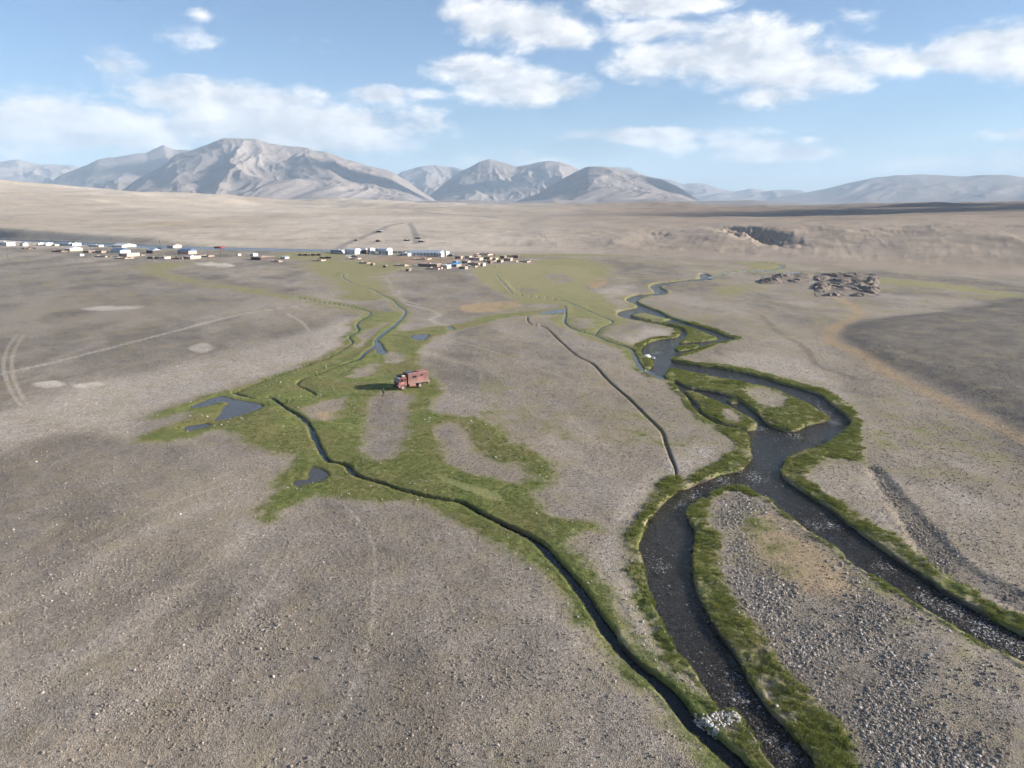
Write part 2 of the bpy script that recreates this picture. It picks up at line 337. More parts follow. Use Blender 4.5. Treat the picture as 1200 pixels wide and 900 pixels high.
DARKB = [[(960,318),(1040,318),(1200,330),(1290,335),(1290,350),(1100,352),(1050,345)],
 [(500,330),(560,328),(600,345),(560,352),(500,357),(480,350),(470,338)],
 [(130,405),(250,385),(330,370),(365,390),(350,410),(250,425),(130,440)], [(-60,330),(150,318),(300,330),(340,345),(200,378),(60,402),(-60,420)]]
SAND = [([(947,343),(975,347),(990,353),(1007,367),(996,376),(980,383),(973,400),(1000,413),(1040,437),(1080,457),(1130,482),(1200,518),(1270,555)], [.4,2.4,2.2,2.2,3,2.6,2.6,2.2,2.2,1.8,1.0]),]
SANDP = [[(700,320),(690,326),(690,337),(702,337),(712,330)], [(540,358),(600,353),(612,357),(590,363),(550,366)], [(366,485),(380,483),(396,481),(389,488),(380,493)]]
DARKCH = [([(1025,550),(1040,570),(1062,600),(1080,622),(1095,645),(1125,672),(1175,695),(1270,742)], [.7,1.0,1.6,1.8,2.0,1.8,1.5])]
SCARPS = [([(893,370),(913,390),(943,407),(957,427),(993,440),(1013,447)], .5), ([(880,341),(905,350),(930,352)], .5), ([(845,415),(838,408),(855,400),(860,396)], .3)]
ISLEDRY = [[(872,612),(905,600),(930,625),(960,640),(1010,690),(980,700),(930,690),(895,660),(875,640)]]
TRACKS = [([(-60,450),(0,438),(60,425),(150,402),(217,385),(283,368),(367,357)], .8, .8), ([(337,368),(353,377),(366,392),(370,403),(363,412),(317,428)], .5, .7),
 ([(20,392),(8,410),(4,432),(14,460),(30,482),(20,492),(-10,508)], .4, .6), ([(28,392),(16,412),(14,434),(22,458),(38,484),(26,496),(-10,514)], .4, .6),
 ([(452,325),(457,332),(460,342),(467,350),(478,357),(500,362),(515,368),(505,374),(523,383)], 1.0, .55), ([(466,340),(470,350),(490,357)], 1.0, .6),
 ([(350,575),(400,590),(437,637),(438,696),(433,750),(408,817),(383,862),(370,905)], .12, .5), ([(345,640),(300,710),(250,783),(217,829),(179,883),(160,920)], .12, .4),
 ([(563,402),(552,425),(548,440)], .25, .2), ([(574,402),(565,425),(563,445)], .25, .2), ([(520,395),(600,420),(680,450)], .3, .4), ([(100,640),(200,590),(290,560)], .2, .4)]
ORANGE = [[(428,302),(470,300.5),(530,301.5),(536,306.5),(500,309),(440,307)], [(566,312),(600,311),(612,314),(575,316)]]
VILGREEN = [[(354,308),(385,304),(430,306),(480,310),(470,318),(445,322),(455,333),(462,348),(430,353),(400,350),(392,338),(375,326)], [(560,300),(640,297),(760,297),(900,300),(1210,305),(1210,308),(900,305.5),(760,301),(640,301),(570,304)],
 [(620,306),(690,303),(720,318),(690,330),(640,318)], [(868,305),(905,304),(930,310),(905,320),(880,317)], [(-60,272),(0,275),(130,281),(250,286.5),(400,290.5),(400,292.4),(250,288.8),(130,284),(0,279),(-60,276)],
 [(160,312),(180,308),(235,308),(200,315),(215,325),(300,338),(400,358),(430,364),(425,368),(340,351),(240,335),(185,326)], [(830,338),(870,333),(880,342),(845,347)], [(1020,325),(1100,331),(1210,346),(1210,352),(1110,340),(1030,332)], [(330,296),(400,295),(400,303),(330,303)]]
PATHPATCH = [[(40,449),(65,446),(75,451),(52,454)], [(85,451),(112,447),(122,450),(98,454)], [(222,407),(240,402),(250,408),(236,414)], [(95,362),(130,359),(170,360),(120,364)], [(225,308),(262,308),(275,312),(245,312)]]

sd_river = psdf(RIVER, 14)
for isl in ISLES: sd_river = np.minimum(sd_river, -psdf(isl, 14))
sd_str_l = [lsdf(l, [v*k for v in h], flatten=True) for (l, h), k in zip(STREAMS, (.72, .42, .45, .5, .62))]
sd_fstr = umax([lsdf(l, h, 12, flatten=True) for l, h in FAR_STREAMS])
sd_str = np.maximum(umax(sd_str_l), sd_fstr)
sd_pool_l = [psdf(p, 8) for p in POOLS]
sd_pool = umax(sd_pool_l)
sd_big = psdf(BIGRIVER, 60)
sd_dit = lsdf(DITCH, [.16, .2, .2, .22, .24, .24, .24, .2, .05], 6)
sd_isle = umax([psdf(p, 6) for p in ISLES])

a_mead = psdf(MEADOW, 10)
for hh in MEADOW_HOLES: a_mead = np.minimum(a_mead, -psdf(hh, 8))
a_m2 = psdf(MEADOW2, 14)
for hh in MEADOW2_HOLES: a_m2 = np.minimum(a_m2, -psdf(hh, 8))
a_bank = umax([psdf(p, 6) for p in BANKS] + [np.minimum(sd_isle, 6)])
for hh in ISLE_HOLES: a_bank = np.minimum(a_bank, -psdf(hh, 5))
riverside = -np.abs(sd_river + 0.2) + np.where(Rf > 170, 2.2, 0.9)          # strip of grass along every bank
riverside = np.where(sd_river < -13.9, -9, riverside)
strside = np.where(sd_str > -8.9, sd_str + np.where(Rf > 190, 2.4, 1.4), -9)
a_isg = np.maximum(psdf([(850,592),(880,590),(905,612),(900,640),(915,665),(890,660),(868,632),(850,618)], 5)*.3-.35, psdf([(1000,660),(1080,712),(1150,760),(1120,750),(1050,712),(985,672)], 5)*.3-.5)
a_vil = umax([psdf(p, 25) for p in VILGREEN])*0.25 - 0.1
a_grass0 = umax([a_mead, a_m2, a_bank, riverside, strside, a_vil, a_isg]).astype(np.float32)
a_tuss = np.maximum(a_bank, np.minimum(riverside, 1.0)).astype(np.float32)
px_like = sstep(170, 420, Rf)
a_dry = np.clip(0.75*px_like + 0.5*sstep(-1, 2, umax([psdf(p, 5) for p in STRAW])) + 0.25*(a_m2 > 0), 0, 1).astype(np.float32)
straw = umax([psdf(p, 5) for p in STRAW])
pal_w = np.clip(Rf/110, .5, 3)
a_pale = np.clip(umax([.72*sstep(-2.6, 2.6, psdf(p, 9)/pal_w + 2.2*fbm(X/4, Y/6, 3, 99)) for p in PALE] + [0.85*sstep(-1, 1, psdf(p, 6)) for p in PATHPATCH]), 0, 1)
STREAKS = [([(-40,850),(60,790),(150,735),(250,660),(330,600)], 1.1, .38), ([(-40,740),(60,690),(160,628),(250,590)], .9, .3), ([(60,900),(130,840),(230,760),(330,690)], .8, .25), ([(480,410),(560,430),(640,470),(700,520)], 1.5, .3), ([(560,420),(620,470),(650,520)], 1.2, .25), ([(1010,560),(1040,620),(1100,690)], .8, .3), ([(880,420),(950,450),(1040,520),(1150,600)], 1.5, .3)]
for l, hw, k in STREAKS: a_pale = np.maximum(a_pale, k*sstep(-1.6, .8, lsdf(l, hw, 6) + 1.6*fbm(X/2.2, Y/3, 3, 98)))
for l, hw, k in TRACKS: a_pale = np.maximum(a_pale, k*sstep(-0.25*max(1, hw), 0.12*max(1, hw), lsdf(l, hw, 6)))
a_chalk = umax([sstep(-.8, .6, psdf(p, 6) + .8*fbm(X/1.5, Y/2, 2, 109)) for p in PATHPATCH])
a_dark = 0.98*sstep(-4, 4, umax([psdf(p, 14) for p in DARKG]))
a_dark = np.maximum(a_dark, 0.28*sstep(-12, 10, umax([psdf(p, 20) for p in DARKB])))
a_ch = umax([sstep(-1.0, 0.6, lsdf(l, h)) for l, h in DARKCH])
a_dark = np.maximum(a_dark, 0.55*a_ch)
a_sand = np.maximum(umax([sstep(-1.8, 2.5, lsdf(l, h, 12)) for l, h in SAND]), umax([sstep(-1.0, 1.5, psdf(p, 9)) for p in SANDP]))
a_sand = np.maximum(a_sand, 0.85*umax([sstep(-2, 2.5, psdf(p, 9)) for p in ISLEDRY]))
a_or = umax([sstep(-8, 6, psdf(p, 20)) for p in ORANGE])
a_soil = sstep(-0.25, 0.12, sd_dit)
TONGUE = [(845,590),(865,580),(885,585),(905,600),(950,630),(985,652),(1037,690),(1150,760),(1280,830),(1500,960),(1500,1100),(1080,1100),(1015,885),(960,822),(915,778),(876,727),(850,690),(842,657),(848,635),(832,612)]
a_cob = np.maximum(sstep(-1, 3, psdf(TONGUE, 6))*(1-a_sand), a_ch)
for cx0, cy0, cr in ((312,738,1.6),(335,760,2.0),(355,745,1.2),(330,775,1.5)):
    x0_, y0_ = G(cx0, cy0); a_cob = np.maximum(a_cob, .8*np.exp(-((X-x0_)**2+(Y-y0_)**2)/cr**2))
DARKG_sd = umax([psdf(p, 14) for p in DARKG])
a_dark = np.clip(a_dark + .5*fbm(X/7, Y/12, 4, 97)*sstep(-6, 2, DARKG_sd), 0, 1)
for l, h in SCARPS: a_dark = np.maximum(a_dark, .6*sstep(-1.3, .3, lsdf(l, h)+.8*fbm(X/2, Y/3, 2, 103)))  # dark cobbles, also painting in the shade of the scarps' uncarved steps
# broad tone of the gravel: bands and patches of paler and darker stones
tone = sstep(110, 220, Rf)*(1.1*fbm((X+12*fbm(X/30, Y/40, 2, 105))/12, (Y+20*fbm(X/50, Y/50, 2, 106))/34, 4, 107)) + 0.45*fbm(X/1.9, Y/2.6, 3, 96) + 0.9*fbm(X/34+0.35*Y/34, Y/60-0.2*X/60, 4, 91) + 0.7*fbm((X*.75+Y*.5)/9, (Y*.75-X*.5)/40, 4, 92) + 0.35*fbm(X/4, Y/6, 3, 93)
a_grass_n = fbm(X/3.2, Y/3.2, 4, 101)*3.6 + fbm(X/.9, Y/.9, 2, 102)*1.2
warm = (fbm(X/22, Y/30, 3, 94) + .3*fbm(X/5, Y/5, 2, 95)).astype(np.float32)
a_tone = np.clip(tone*1.45, -1, 1).astype(np.float32)
print('sdf done')

# ------------------------------------------------------------------ heights
azpx = 600 + FPX*np.tan(np.clip(Af, -0.75, 0.75))
# photograph columns: where the valley floor ends, the scarp there and the skyline of the bench behind
cx_ = [-300, 0, 200, 400, 600, 700, 800, 900, 1000, 1100, 1200, 1500]
foot_y = [277, 279.5, 286.5, 291, 293, 295, 297, 300, 302, 303, 304, 306]
scarp = [3, 3, 4, 5, 8, 11, 13, 16, 18, 21, 21, 20]
sky_y = [208, 217, 226, 235.5, 239.5, 238.5, 239, 240, 238, 237.5, 236.5, 234]
foot_r = H_CAM*FPX/(np.interp(azpx, cx_, foot_y)-240.0)*1.0
sc_h = np.interp(azpx, cx_, scarp)
CREST = 3300.0
crest_z = H_CAM + CREST*(240.0-np.interp(azpx, cx_, sky_y))/FPX
wob = fbm(X/170, Y/170, 3, 5)*90*sstep(500, 900, Rf)
tt = (Rf + wob - foot_r) - np.interp(azpx, [0, 420, 520], [45, 45, 0])
sc_w = np.interp(azpx, [420, 640, 900], [170, 190, 260])
z = sc_h*sstep(0, 1, tt/sc_w)
z += (crest_z - sc_h)*np.clip((Rf-foot_r-60)/(CREST-foot_r-60), 0, 1)**1.12
z -= (crest_z - 20)*sstep(CREST+100, CREST+1800, Rf)*0.9
out = sstep(40, 260, tt)
z += out*(fbm(X/520, Y/520, 5, 21)*26*sstep(0, 1500, tt) + fbm(X/120, Y/120, 4, 31)*6)
z += sstep(1300, 2900, Rf)*(1-sstep(3500, 5000, Rf))*(fbm(X/360, Y/1100, 4, 110)*34 + fbm(X/110, Y/300, 3, 111)*7)
gul = fbm(X/70, Y/70, 5, 41, ridged=True, gain=.6)
edge = sstep(-10, 70, tt)*(1-sstep(160, 620, tt))
z += edge*gul*np.interp(azpx, [0, 500, 700, 900, 1200], [1.5, 2.0, 3.2, 4.2, 4.2])
crag = np.clip(fbm(X/15, Y/30, 4, 46, ridged=True, gain=.55)+.22, 0, 1)
for gpx, gpy, gw_, gl_, gdp in ((868, 290, 12, 55, 6), (893, 294, 17, 55, 8), (918, 296, 12, 45, 5), (770, 290, 16, 36, 2.5), (1080, 297, 50, 50, 1.2)):
    gx, gy = G(gpx, gpy); gd = np.sqrt(((X-gx-8)/gw_)**2 + ((Y-gy-50)/gl_)**2)
    z -= gdp*np.exp(-gd**2)*edge*crag*1.6
flat = 1-sstep(-60, 30, tt)
a_far = (1-flat).astype(np.float32)
a_grass0 = np.maximum(a_grass0, np.where((Rf > 120) & (azpx > 560), -1.3+3.2*fbm(X/24, Y/40, 3, 108)-4*sstep(-8, 0, DARKG_sd), -9))
a_grass = np.where(Rf > 450, a_grass0-12*sstep(-25, 25, tt), a_grass0).astype(np.float32)
micro = fbm(X/26, Y/26, 3, 51)*0.55 + fbm(X/5.5, Y/5.5, 3, 52)*0.16
lump = fbm(X/1.1, Y/1.1, 3, 53)*0.10 + fbm(X/0.34, Y/0.34, 2, 54)*0.04*(Rf < 130)
wet = np.maximum.reduce([sd_river, sd_str, sd_pool])
keep = sstep(0.2, 3.5, -wet)                            # the land is level by the water
z += flat*keep*micro + flat*lump*(wet < 0.3)*0.7*(Rf < 400)
z += flat*(1.2*sstep(-9.0, 9.0, DARKG_sd + 3*fbm(X/9, Y/14, 3, 104)))
z += flat*(-0.25*a_ch) 
tus = sstep(-0.2, 0.6, a_tuss)*(Rf < 260)
z += tus*(0.06 + 0.26*np.clip(fbm(X/0.95, Y/0.95, 2, 61), -0.3, .5))*sstep(-0.1, 0.35, -wet)
gr_up = sstep(-0.3, 0.8, a_mead)*(Rf < 260)
z += gr_up*sstep(0.05, 0.5, -wet)*(0.05+0.10*fbm(X/0.8, Y/0.8, 2, 62))
ew = np.clip(Rf/330, 0.22, 3.0)
zr = -1.0*sstep(-ew*0.8, ew, sd_river + (fbm(X/0.8, Y/0.8, 2, 71)*0.35+fbm(X/4, Y/4, 2, 75)*.7)*(Rf < 200))
WLS = np.interp(Rf, [60, 110, 200], [-.45, -.36, -.16])
zs = 2.0*WLS*sstep(-0.20, 0.22, sd_str + (fbm(X/0.6, Y/0.6, 2, 72)*0.25 + fbm(X/3.5, Y/3.5, 2, 74)*0.55)*(Rf < 200))
zp = -0.22*sstep(-0.5, 0.5, sd_pool + fbm(X/1.0, Y/1.0, 2, 73)*0.5)
zd = -0.36*sstep(-0.22, 0.2, sd_dit)
z += flat*(np.minimum(np.minimum(zr, zs), zp) + zd)
bigm = sstep(-10, 10, sd_big)
z = z*(1-bigm) - 1.5*bigm
Z = z.astype(np.float64)
WL_R, WL_P, WL_B = -0.40, -0.10, -0.45
Zg = Z.reshape(NR, NA)
def ground_z(x, y):
    r = math.hypot(x, y); a = math.atan2(x, y)
    i = int(np.clip(np.searchsorted(RR, r)-1, 0, NR-2)); j = int(np.clip(np.searchsorted(AZ, a)-1, 0, NA-2))
    u = (r-RR[i])/(RR[i+1]-RR[i]); v = (a-AZ[j])/(AZ[j+1]-AZ[j])
    return float((Zg[i, j]*(1-v)+Zg[i, j+1]*v)*(1-u)+(Zg[i+1, j]*(1-v)+Zg[i+1, j+1]*v)*u)

def GT(px, py):
    """where the line of sight through a pixel meets the land"""
    d = pix_dir(px, py); h = math.hypot(d.x, d.y); a = math.atan2(d.x, d.y)
    j = int(np.clip(np.searchsorted(AZ, a)-1, 0, NA-2)); col = Zg[:, j]
    ray = H_CAM + RR*d.z/h; k = np.nonzero((ray <= col) & (RR > 40))[0]
    if not len(k): return G(px, py)
    i = k[0]; f0 = ray[i-1]-col[i-1]; f1 = col[i]-ray[i]; r = RR[i-1]+(RR[i]-RR[i-1])*f0/(f0+f1+1e-9)
    return r*math.sin(a), r*math.cos(a)
ROADS = [([(398,291),(405,286),(418,281),(432,275),(445,270),(456,264.5),(470,262)], 3.2), ([(480,262),(484,268),(487,276),(488,284)], 2.5), ([(486,247),(510,250),(545,252.5),(582,255)], 4)]
a_road = np.zeros(NV, np.float32); FRONT = (np.abs(Af) < math.radians(44)) & (Rf < 4000) & (Rf > 25)
for pl, hw in ROADS:
    w = np.array([GT(*p) for p in catmull(pl, False, 5)]); k = 1.0 if hw < 4 else 1.0
    a_road = np.maximum(a_road, sstep(-2.5, .5, lsdf(w, hw, 15, world=True, flatten=True)))
def grid_mesh(name, keep_cell=None, zz=None, attrs=None):
    """mesh of the whole polar grid, or of the cells in keep_cell"""
    I, J = np.meshgrid(np.arange(NR-1), np.arange(NA-1), indexing='ij')
    q = np.stack([I*NA+J, I*NA+J+1, (I+1)*NA+J+1, (I+1)*NA+J], -1).reshape(-1, 4)[:, ::-1]
    if keep_cell is not None: q = q[keep_cell.ravel()]
    used, inv = np.unique(q, return_inverse=True)
    co = np.empty((len(used), 3), np.float32); co[:, 0] = X[used]; co[:, 1] = Y[used]
    co[:, 2] = Z[used] if zz is None else (zz[used] if hasattr(zz, '__len__') else zz)
    q = inv.reshape(-1, 4)
    me = bpy.data.meshes.new(name)
    me.vertices.add(len(co)); me.vertices.foreach_set('co', co.ravel())
    me.loops.add(q.size); me.loops.foreach_set('vertex_index', q.ravel().astype(np.int32))
    me.polygons.add(len(q)); me.polygons.foreach_set('loop_start', np.arange(0, q.size, 4, dtype=np.int32))
    me.polygons.foreach_set('use_smooth', np.ones(len(q), bool))
    me.update(calc_edges=True)
    for k, v in (attrs or {}).items():
        at = me.attributes.new(k, 'FLOAT', 'POINT'); at.data.foreach_set('value', np.ascontiguousarray(v[used], np.float32))
    return me
def link(name, data, mat=None, parent=None, **props):
    o = bpy.data.objects.new(name, data); COL.objects.link(o)
    if mat is not None: data.materials.append(mat)
    if parent is not None: o.parent = parent
    for k, v in props.items(): o[k] = v
    return o
def new_mat(name):
    m = bpy.data.materials.new(name); m.use_nodes = True
    t = NT(m.node_tree); b = m.node_tree.nodes['Principled BSDF']
    return m, t, b
# ------------------------------------------------------------------ ground
def ground_material():
    m, t, b = new_mat('valley_ground')
    P = t.pos()
    mid = t.noise(P, 0.11, 3, 0.6); fine = t.noise(P, 0.9, 3, 0.65)
    cell = t.vor(P, 7.5, 'Color'); cell2 = t.vor(P, 19.0, 'Color')
    cv = t.n('ShaderNodeSeparateColor'); t.put(cv.inputs[0], cell)
    cv2 = t.n('ShaderNodeSeparateColor'); t.put(cv2.inputs[0], cell2)
    base = t.mix(t.mr(t.attr('tone'), -.55, .55), (0.150, 0.131, 0.113), (0.294, 0.257, 0.219))
    base = t.mix(t.mul(t.mr(t.attr('warm'), -.08, .30), .5), base, (0.275, 0.230, 0.172))
    pale = t.attr('pale')
    pn = t.mul(pale, t.mr(t.noise(P, 0.6, 3, .6), .25, .6, .55, 1))
    base = t.mix(pn, base, (0.41, 0.365, 0.315))
    base = t.mix(t.mul(t.attr('chalk'), .75), base, (0.50, 0.455, 0.40))
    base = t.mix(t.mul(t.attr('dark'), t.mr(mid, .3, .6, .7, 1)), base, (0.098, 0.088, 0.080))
    base = t.mix(t.mul(t.attr('sand'), t.mr(fine, .25, .6, .55, 1)), base, (0.345, 0.245, 0.145))
    base = t.mix(t.mul(t.attr('orange'), t.mr(mid, .4, .6, .1, .8)), base, (0.34, 0.215, 0.125))
    # single stones of the gravel: their own tint
    k = t.add(t.add(t.mul(cv.outputs[0], .5), t.mul(cv2.outputs[1], .35)), t.mul(t.add(t.noise(P, 1.7, 4, .85), -.41), 2.0))
    base = t.mix(1.0, base, t.mix(t.mr(k, .1, 1.0), (.50, .49, .48), (1.52, 1.51, 1.49)), 'MULTIPLY')
    # far slopes beyond the valley floor: bleached steppe
    farm = t.attr('far')
    fn = t.noise(t.scale(P, (0.0016, 0.0016, 0.004)), 1, 5, .62, .8); fn2 = t.noise(P, .022, 4, .65)
    farc = t.mix(t.mr(fn, .38, .62), (0.38, 0.315, 0.245), (0.53, 0.455, 0.37))
    farc = t.mix(t.mul(t.mr(t.noise(P, .09, 4, .75), .5, .66), .5), farc, (0.25, 0.21, 0.172))
    farc = t.mix(t.mul(t.mr(fn2, .5, .68), .55), farc, (0.27, 0.228, 0.186))
    farc = t.mix(t.mul(t.mr(t.noise(P, .0035, 4, .6), .55, .7), .5), farc, (0.36, 0.285, 0.175))
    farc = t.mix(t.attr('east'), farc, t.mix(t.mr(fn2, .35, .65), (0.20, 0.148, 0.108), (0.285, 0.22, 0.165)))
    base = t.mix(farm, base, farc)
    base = t.mix(t.mul(t.attr('road'), .7), base, (0.20, 0.185, 0.175))
    # ditch soil, wet margins
    base = t.mix(t.attr('soil'), base, (0.105, 0.078, 0.056))
    # grass
    gv = t.add(t.attr('grass'), t.add(t.attr('grassn'), t.add(t.mul(t.add(t.noise(P, 2.6, 3, .6), -.5), 1.5), t.mul(t.mul(t.add(t.noise(P, .07, 4, .65), -.53), 16.0), t.attr('dry')))))
    gm = t.mr(gv, -1.0, 1.7, 0, .97, True)
    gn = t.noise(P, .23, 4, .6, .5); gn2 = t.noise(P, 3.2, 3, .7); gn3 = t.noise(P, .055, 2, .6)
    base = t.mix(t.mr(gv, -2.6, .2, 0, .55, True), base, (0.27, 0.225, 0.135))
    gc = t.mix(t.mr(gn, .36, .66), (0.100, 0.132, 0.034), (0.190, 0.205, 0.064))
    gc = t.mix(t.mul(t.mr(gn3, .42, .62), .7), gc, (0.190, 0.160, 0.072))
    dryf = t.math('ADD', t.attr('dry'), t.mul(t.add(gn, -.5), .5), clamp=True)
    gc = t.mix(dryf, gc, t.mix(t.mr(gn2, .3, .7), (0.215, 0.20, 0.095), (0.31, 0.275, 0.15)))
    gc = t.mix(1.0, gc, t.mix(t.mr(gn2, .3, .7), (.72, .72, .7), (1.3, 1.28, 1.25)), 'MULTIPLY')
    base = t.mix(gm, base, gc)
    wet = t.attr('wet')
    base = t.mix(t.mr(wet, -.22, .12, 0, 1), base, (0.050, 0.042, 0.032))
    t.put(b.inputs['Base Color'], base)
    b.inputs['Roughness'].default_value = .92; b.inputs['Specular IOR Level'].default_value = .2
    ga = t.mr(t.attr('grass'), -.4, .6)
    hgt = t.add(t.mul(t.mul(t.vor(P, 8.5), .05), t.math('SUBTRACT', 1.0, ga)), t.mul(t.noise(P, 3.2, 3, .7), t.add(t.mul(ga, .06), .05)))
    bp = t.n('ShaderNodeBump'); bp.inputs['Strength'].default_value = .8; bp.inputs['Distance'].default_value = 1.0
    t.put(bp.inputs['Height'], hgt); t.put(b.inputs['Normal'], bp.outputs[0])
    return m
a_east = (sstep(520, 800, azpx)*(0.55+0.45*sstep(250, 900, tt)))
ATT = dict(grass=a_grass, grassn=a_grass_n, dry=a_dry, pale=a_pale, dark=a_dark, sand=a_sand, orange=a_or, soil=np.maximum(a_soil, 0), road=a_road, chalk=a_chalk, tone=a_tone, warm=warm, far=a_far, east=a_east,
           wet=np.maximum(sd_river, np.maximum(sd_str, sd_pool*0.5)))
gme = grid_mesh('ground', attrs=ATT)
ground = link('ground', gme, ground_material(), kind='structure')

# ------------------------------------------------------------------ water
def water_material(name, bed, bed2, rough, wave, foam):
    m, t, b = new_mat(name)
    P = t.pos()
    n = t.noise(P, 1.3, 4, .65); c = t.vor(P, 6.0, 'Color')
    s = t.n('ShaderNodeSeparateColor'); t.put(s.inputs[0], c)
    col = t.mix(t.mr(t.add(t.mul(n, .6), t.mul(s.outputs[0], .5)), .3, .85), bed, bed2)
    ff = t.mul(t.attr('riffle'), foam)
    fl = t.noise(t.scale(P, (1, 1, 1)), 3.6, 4, .75, .8)
    ln = t.add(fl, t.mul(ff, .30))
    fm = t.mr(ln, .82, .92, 0, .8)
    fm = t.math('MAXIMUM', fm, t.mul(t.mr(t.noise(P, 5.5, 2, .7), .70, .76), t.mr(t.attr('riffle'), .1, .6, .35, .8)))  # sparse white flecks: glints painted into the water colour
    col = t.mix(fm, col, (.60, .62, .64))
    t.put(b.inputs['Base Color'], col)
    t.put(b.inputs['Roughness'], t.mr(fm, 0, 1, rough, .6)); b.inputs['IOR'].default_value = 1.33; b.inputs['Specular IOR Level'].default_value = .4
    h = t.add(t.mul(t.noise(t.scale(P, (1, .8, 1)), 2.2, 3, .6, .8), 1.0), t.mul(t.noise(P, 7.0, 2, .6), .35))
    bp = t.n('ShaderNodeBump'); bp.inputs['Strength'].default_value = 1.0
    t.put(bp.inputs['Distance'], t.mul(t.add(t.mul(t.attr('riffle'), 1.2), .55), wave))
    t.put(bp.inputs['Height'], h); t.put(b.inputs['Normal'], bp.outputs[0])
    return m
def cells(sd, thr):
    k = (sd > thr).reshape(NR, NA)
    return k[:-1, :-1] | k[1:, :-1] | k[:-1, 1:] | k[1:, 1:]
RIFF = [(885, 556, 5), (845, 560, 4), (815, 578, 4), (800, 590, 4), (960, 480, 6), (975, 492, 5), (930, 508, 4), (1165, 738, 5), (1150, 728, 4), (1190, 752, 4), (1120, 712, 4), (1085, 698, 3), (1035, 660, 3), (775, 660, 3),
        (905, 858, 1.6), (925, 872, 1.8), (870, 810, 2.0), (800, 345, 6), (770, 412, 5), (975, 612, 3), (955, 612, 3), (890, 500, 4), (830, 720, 1.5), (860, 790, 1.5)]
riff = np.full(NV, 0.15, np.float32)
for (px, py, rad) in RIFF:
    x0, y0 = G(px, py); d2 = ((X-x0)**2 + ((Y-y0)/1.4)**2)/(rad*.75)**2
    riff = np.maximum(riff, np.exp(-d2).astype(np.float32))
wm_r = water_material('river_water', (0.008, 0.0075, 0.007), (0.046, 0.038, 0.030), .12, .30, 1.0)
wm_s = water_material('stream_water', (0.012, 0.012, 0.012), (0.026, 0.024, 0.022), .10, .03, 0.2)
wm_p = water_material('pool_water', (0.055, 0.050, 0.046), (0.075, 0.068, 0.060), .22, .02, 0.0)
WA = dict(riffle=riff)
far_w = np.clip(Rf/330, .3, 3)
link('river', grid_mesh('river', cells(sd_river, -1.2), WL_R, WA), wm_r, kind='structure')
for k, s in enumerate(sd_str_l): link('stream', grid_mesh('stream', cells(s, -0.5), WLS-0.004*k, WA), wm_s, kind='structure')
link('stream', grid_mesh('stream', cells(sd_fstr, -0.5), WLS-0.03, WA), wm_s, kind='structure')
for k, s in enumerate(sd_pool_l): link('pond', grid_mesh('pond', cells(s, -1.0), WL_P-0.002*k, WA), wm_p, kind='structure')
link('far_river', grid_mesh('far_river', cells(sd_big, -20), WL_B, WA), water_material('far_water', (0.06, 0.075, 0.085), (0.09, 0.105, 0.11), .25, .02, 0.0), kind='structure')

# ------------------------------------------------------------------ mountains
def mountain_material():
    m, t, b = new_mat('mountain_rock')
    P = t.pos()
    n = t.noise(P, .0011, 6, .62, .6); n2 = t.noise(P, .006, 6, .68, .4)
    c = t.mix(t.mr(n, .36, .64), (0.212, 0.180, 0.166), (0.282, 0.245, 0.226))
    c = t.mix(t.mul(t.mr(n2, .46, .66), .45), c, (0.17, 0.147, 0.138))
    c = t.mix(t.mul(t.mr(t.noise(P, .0025, 4, .6), .56, .66), .4), c, (0.22, 0.205, 0.150))
    sn = t.add(t.attr('snow'), t.mul(t.add(n2, -.5), 1.1))
    c = t.mix(t.mr(sn, .32, .48, 0, .9), c, (.75, .77, .8))
    t.put(b.inputs['Base Color'], c); b.inputs['Roughness'].default_value = .95; b.inputs['Specular IOR Level'].default_value = .1
    bp = t.n('ShaderNodeBump'); bp.inputs['Strength'].default_value = .5; bp.inputs['Distance'].default_value = 22
    t.put(bp.inputs['Height'], n2); t.put(b.inputs['Normal'], bp.outputs[0])
    return m
MMAT = mountain_material()
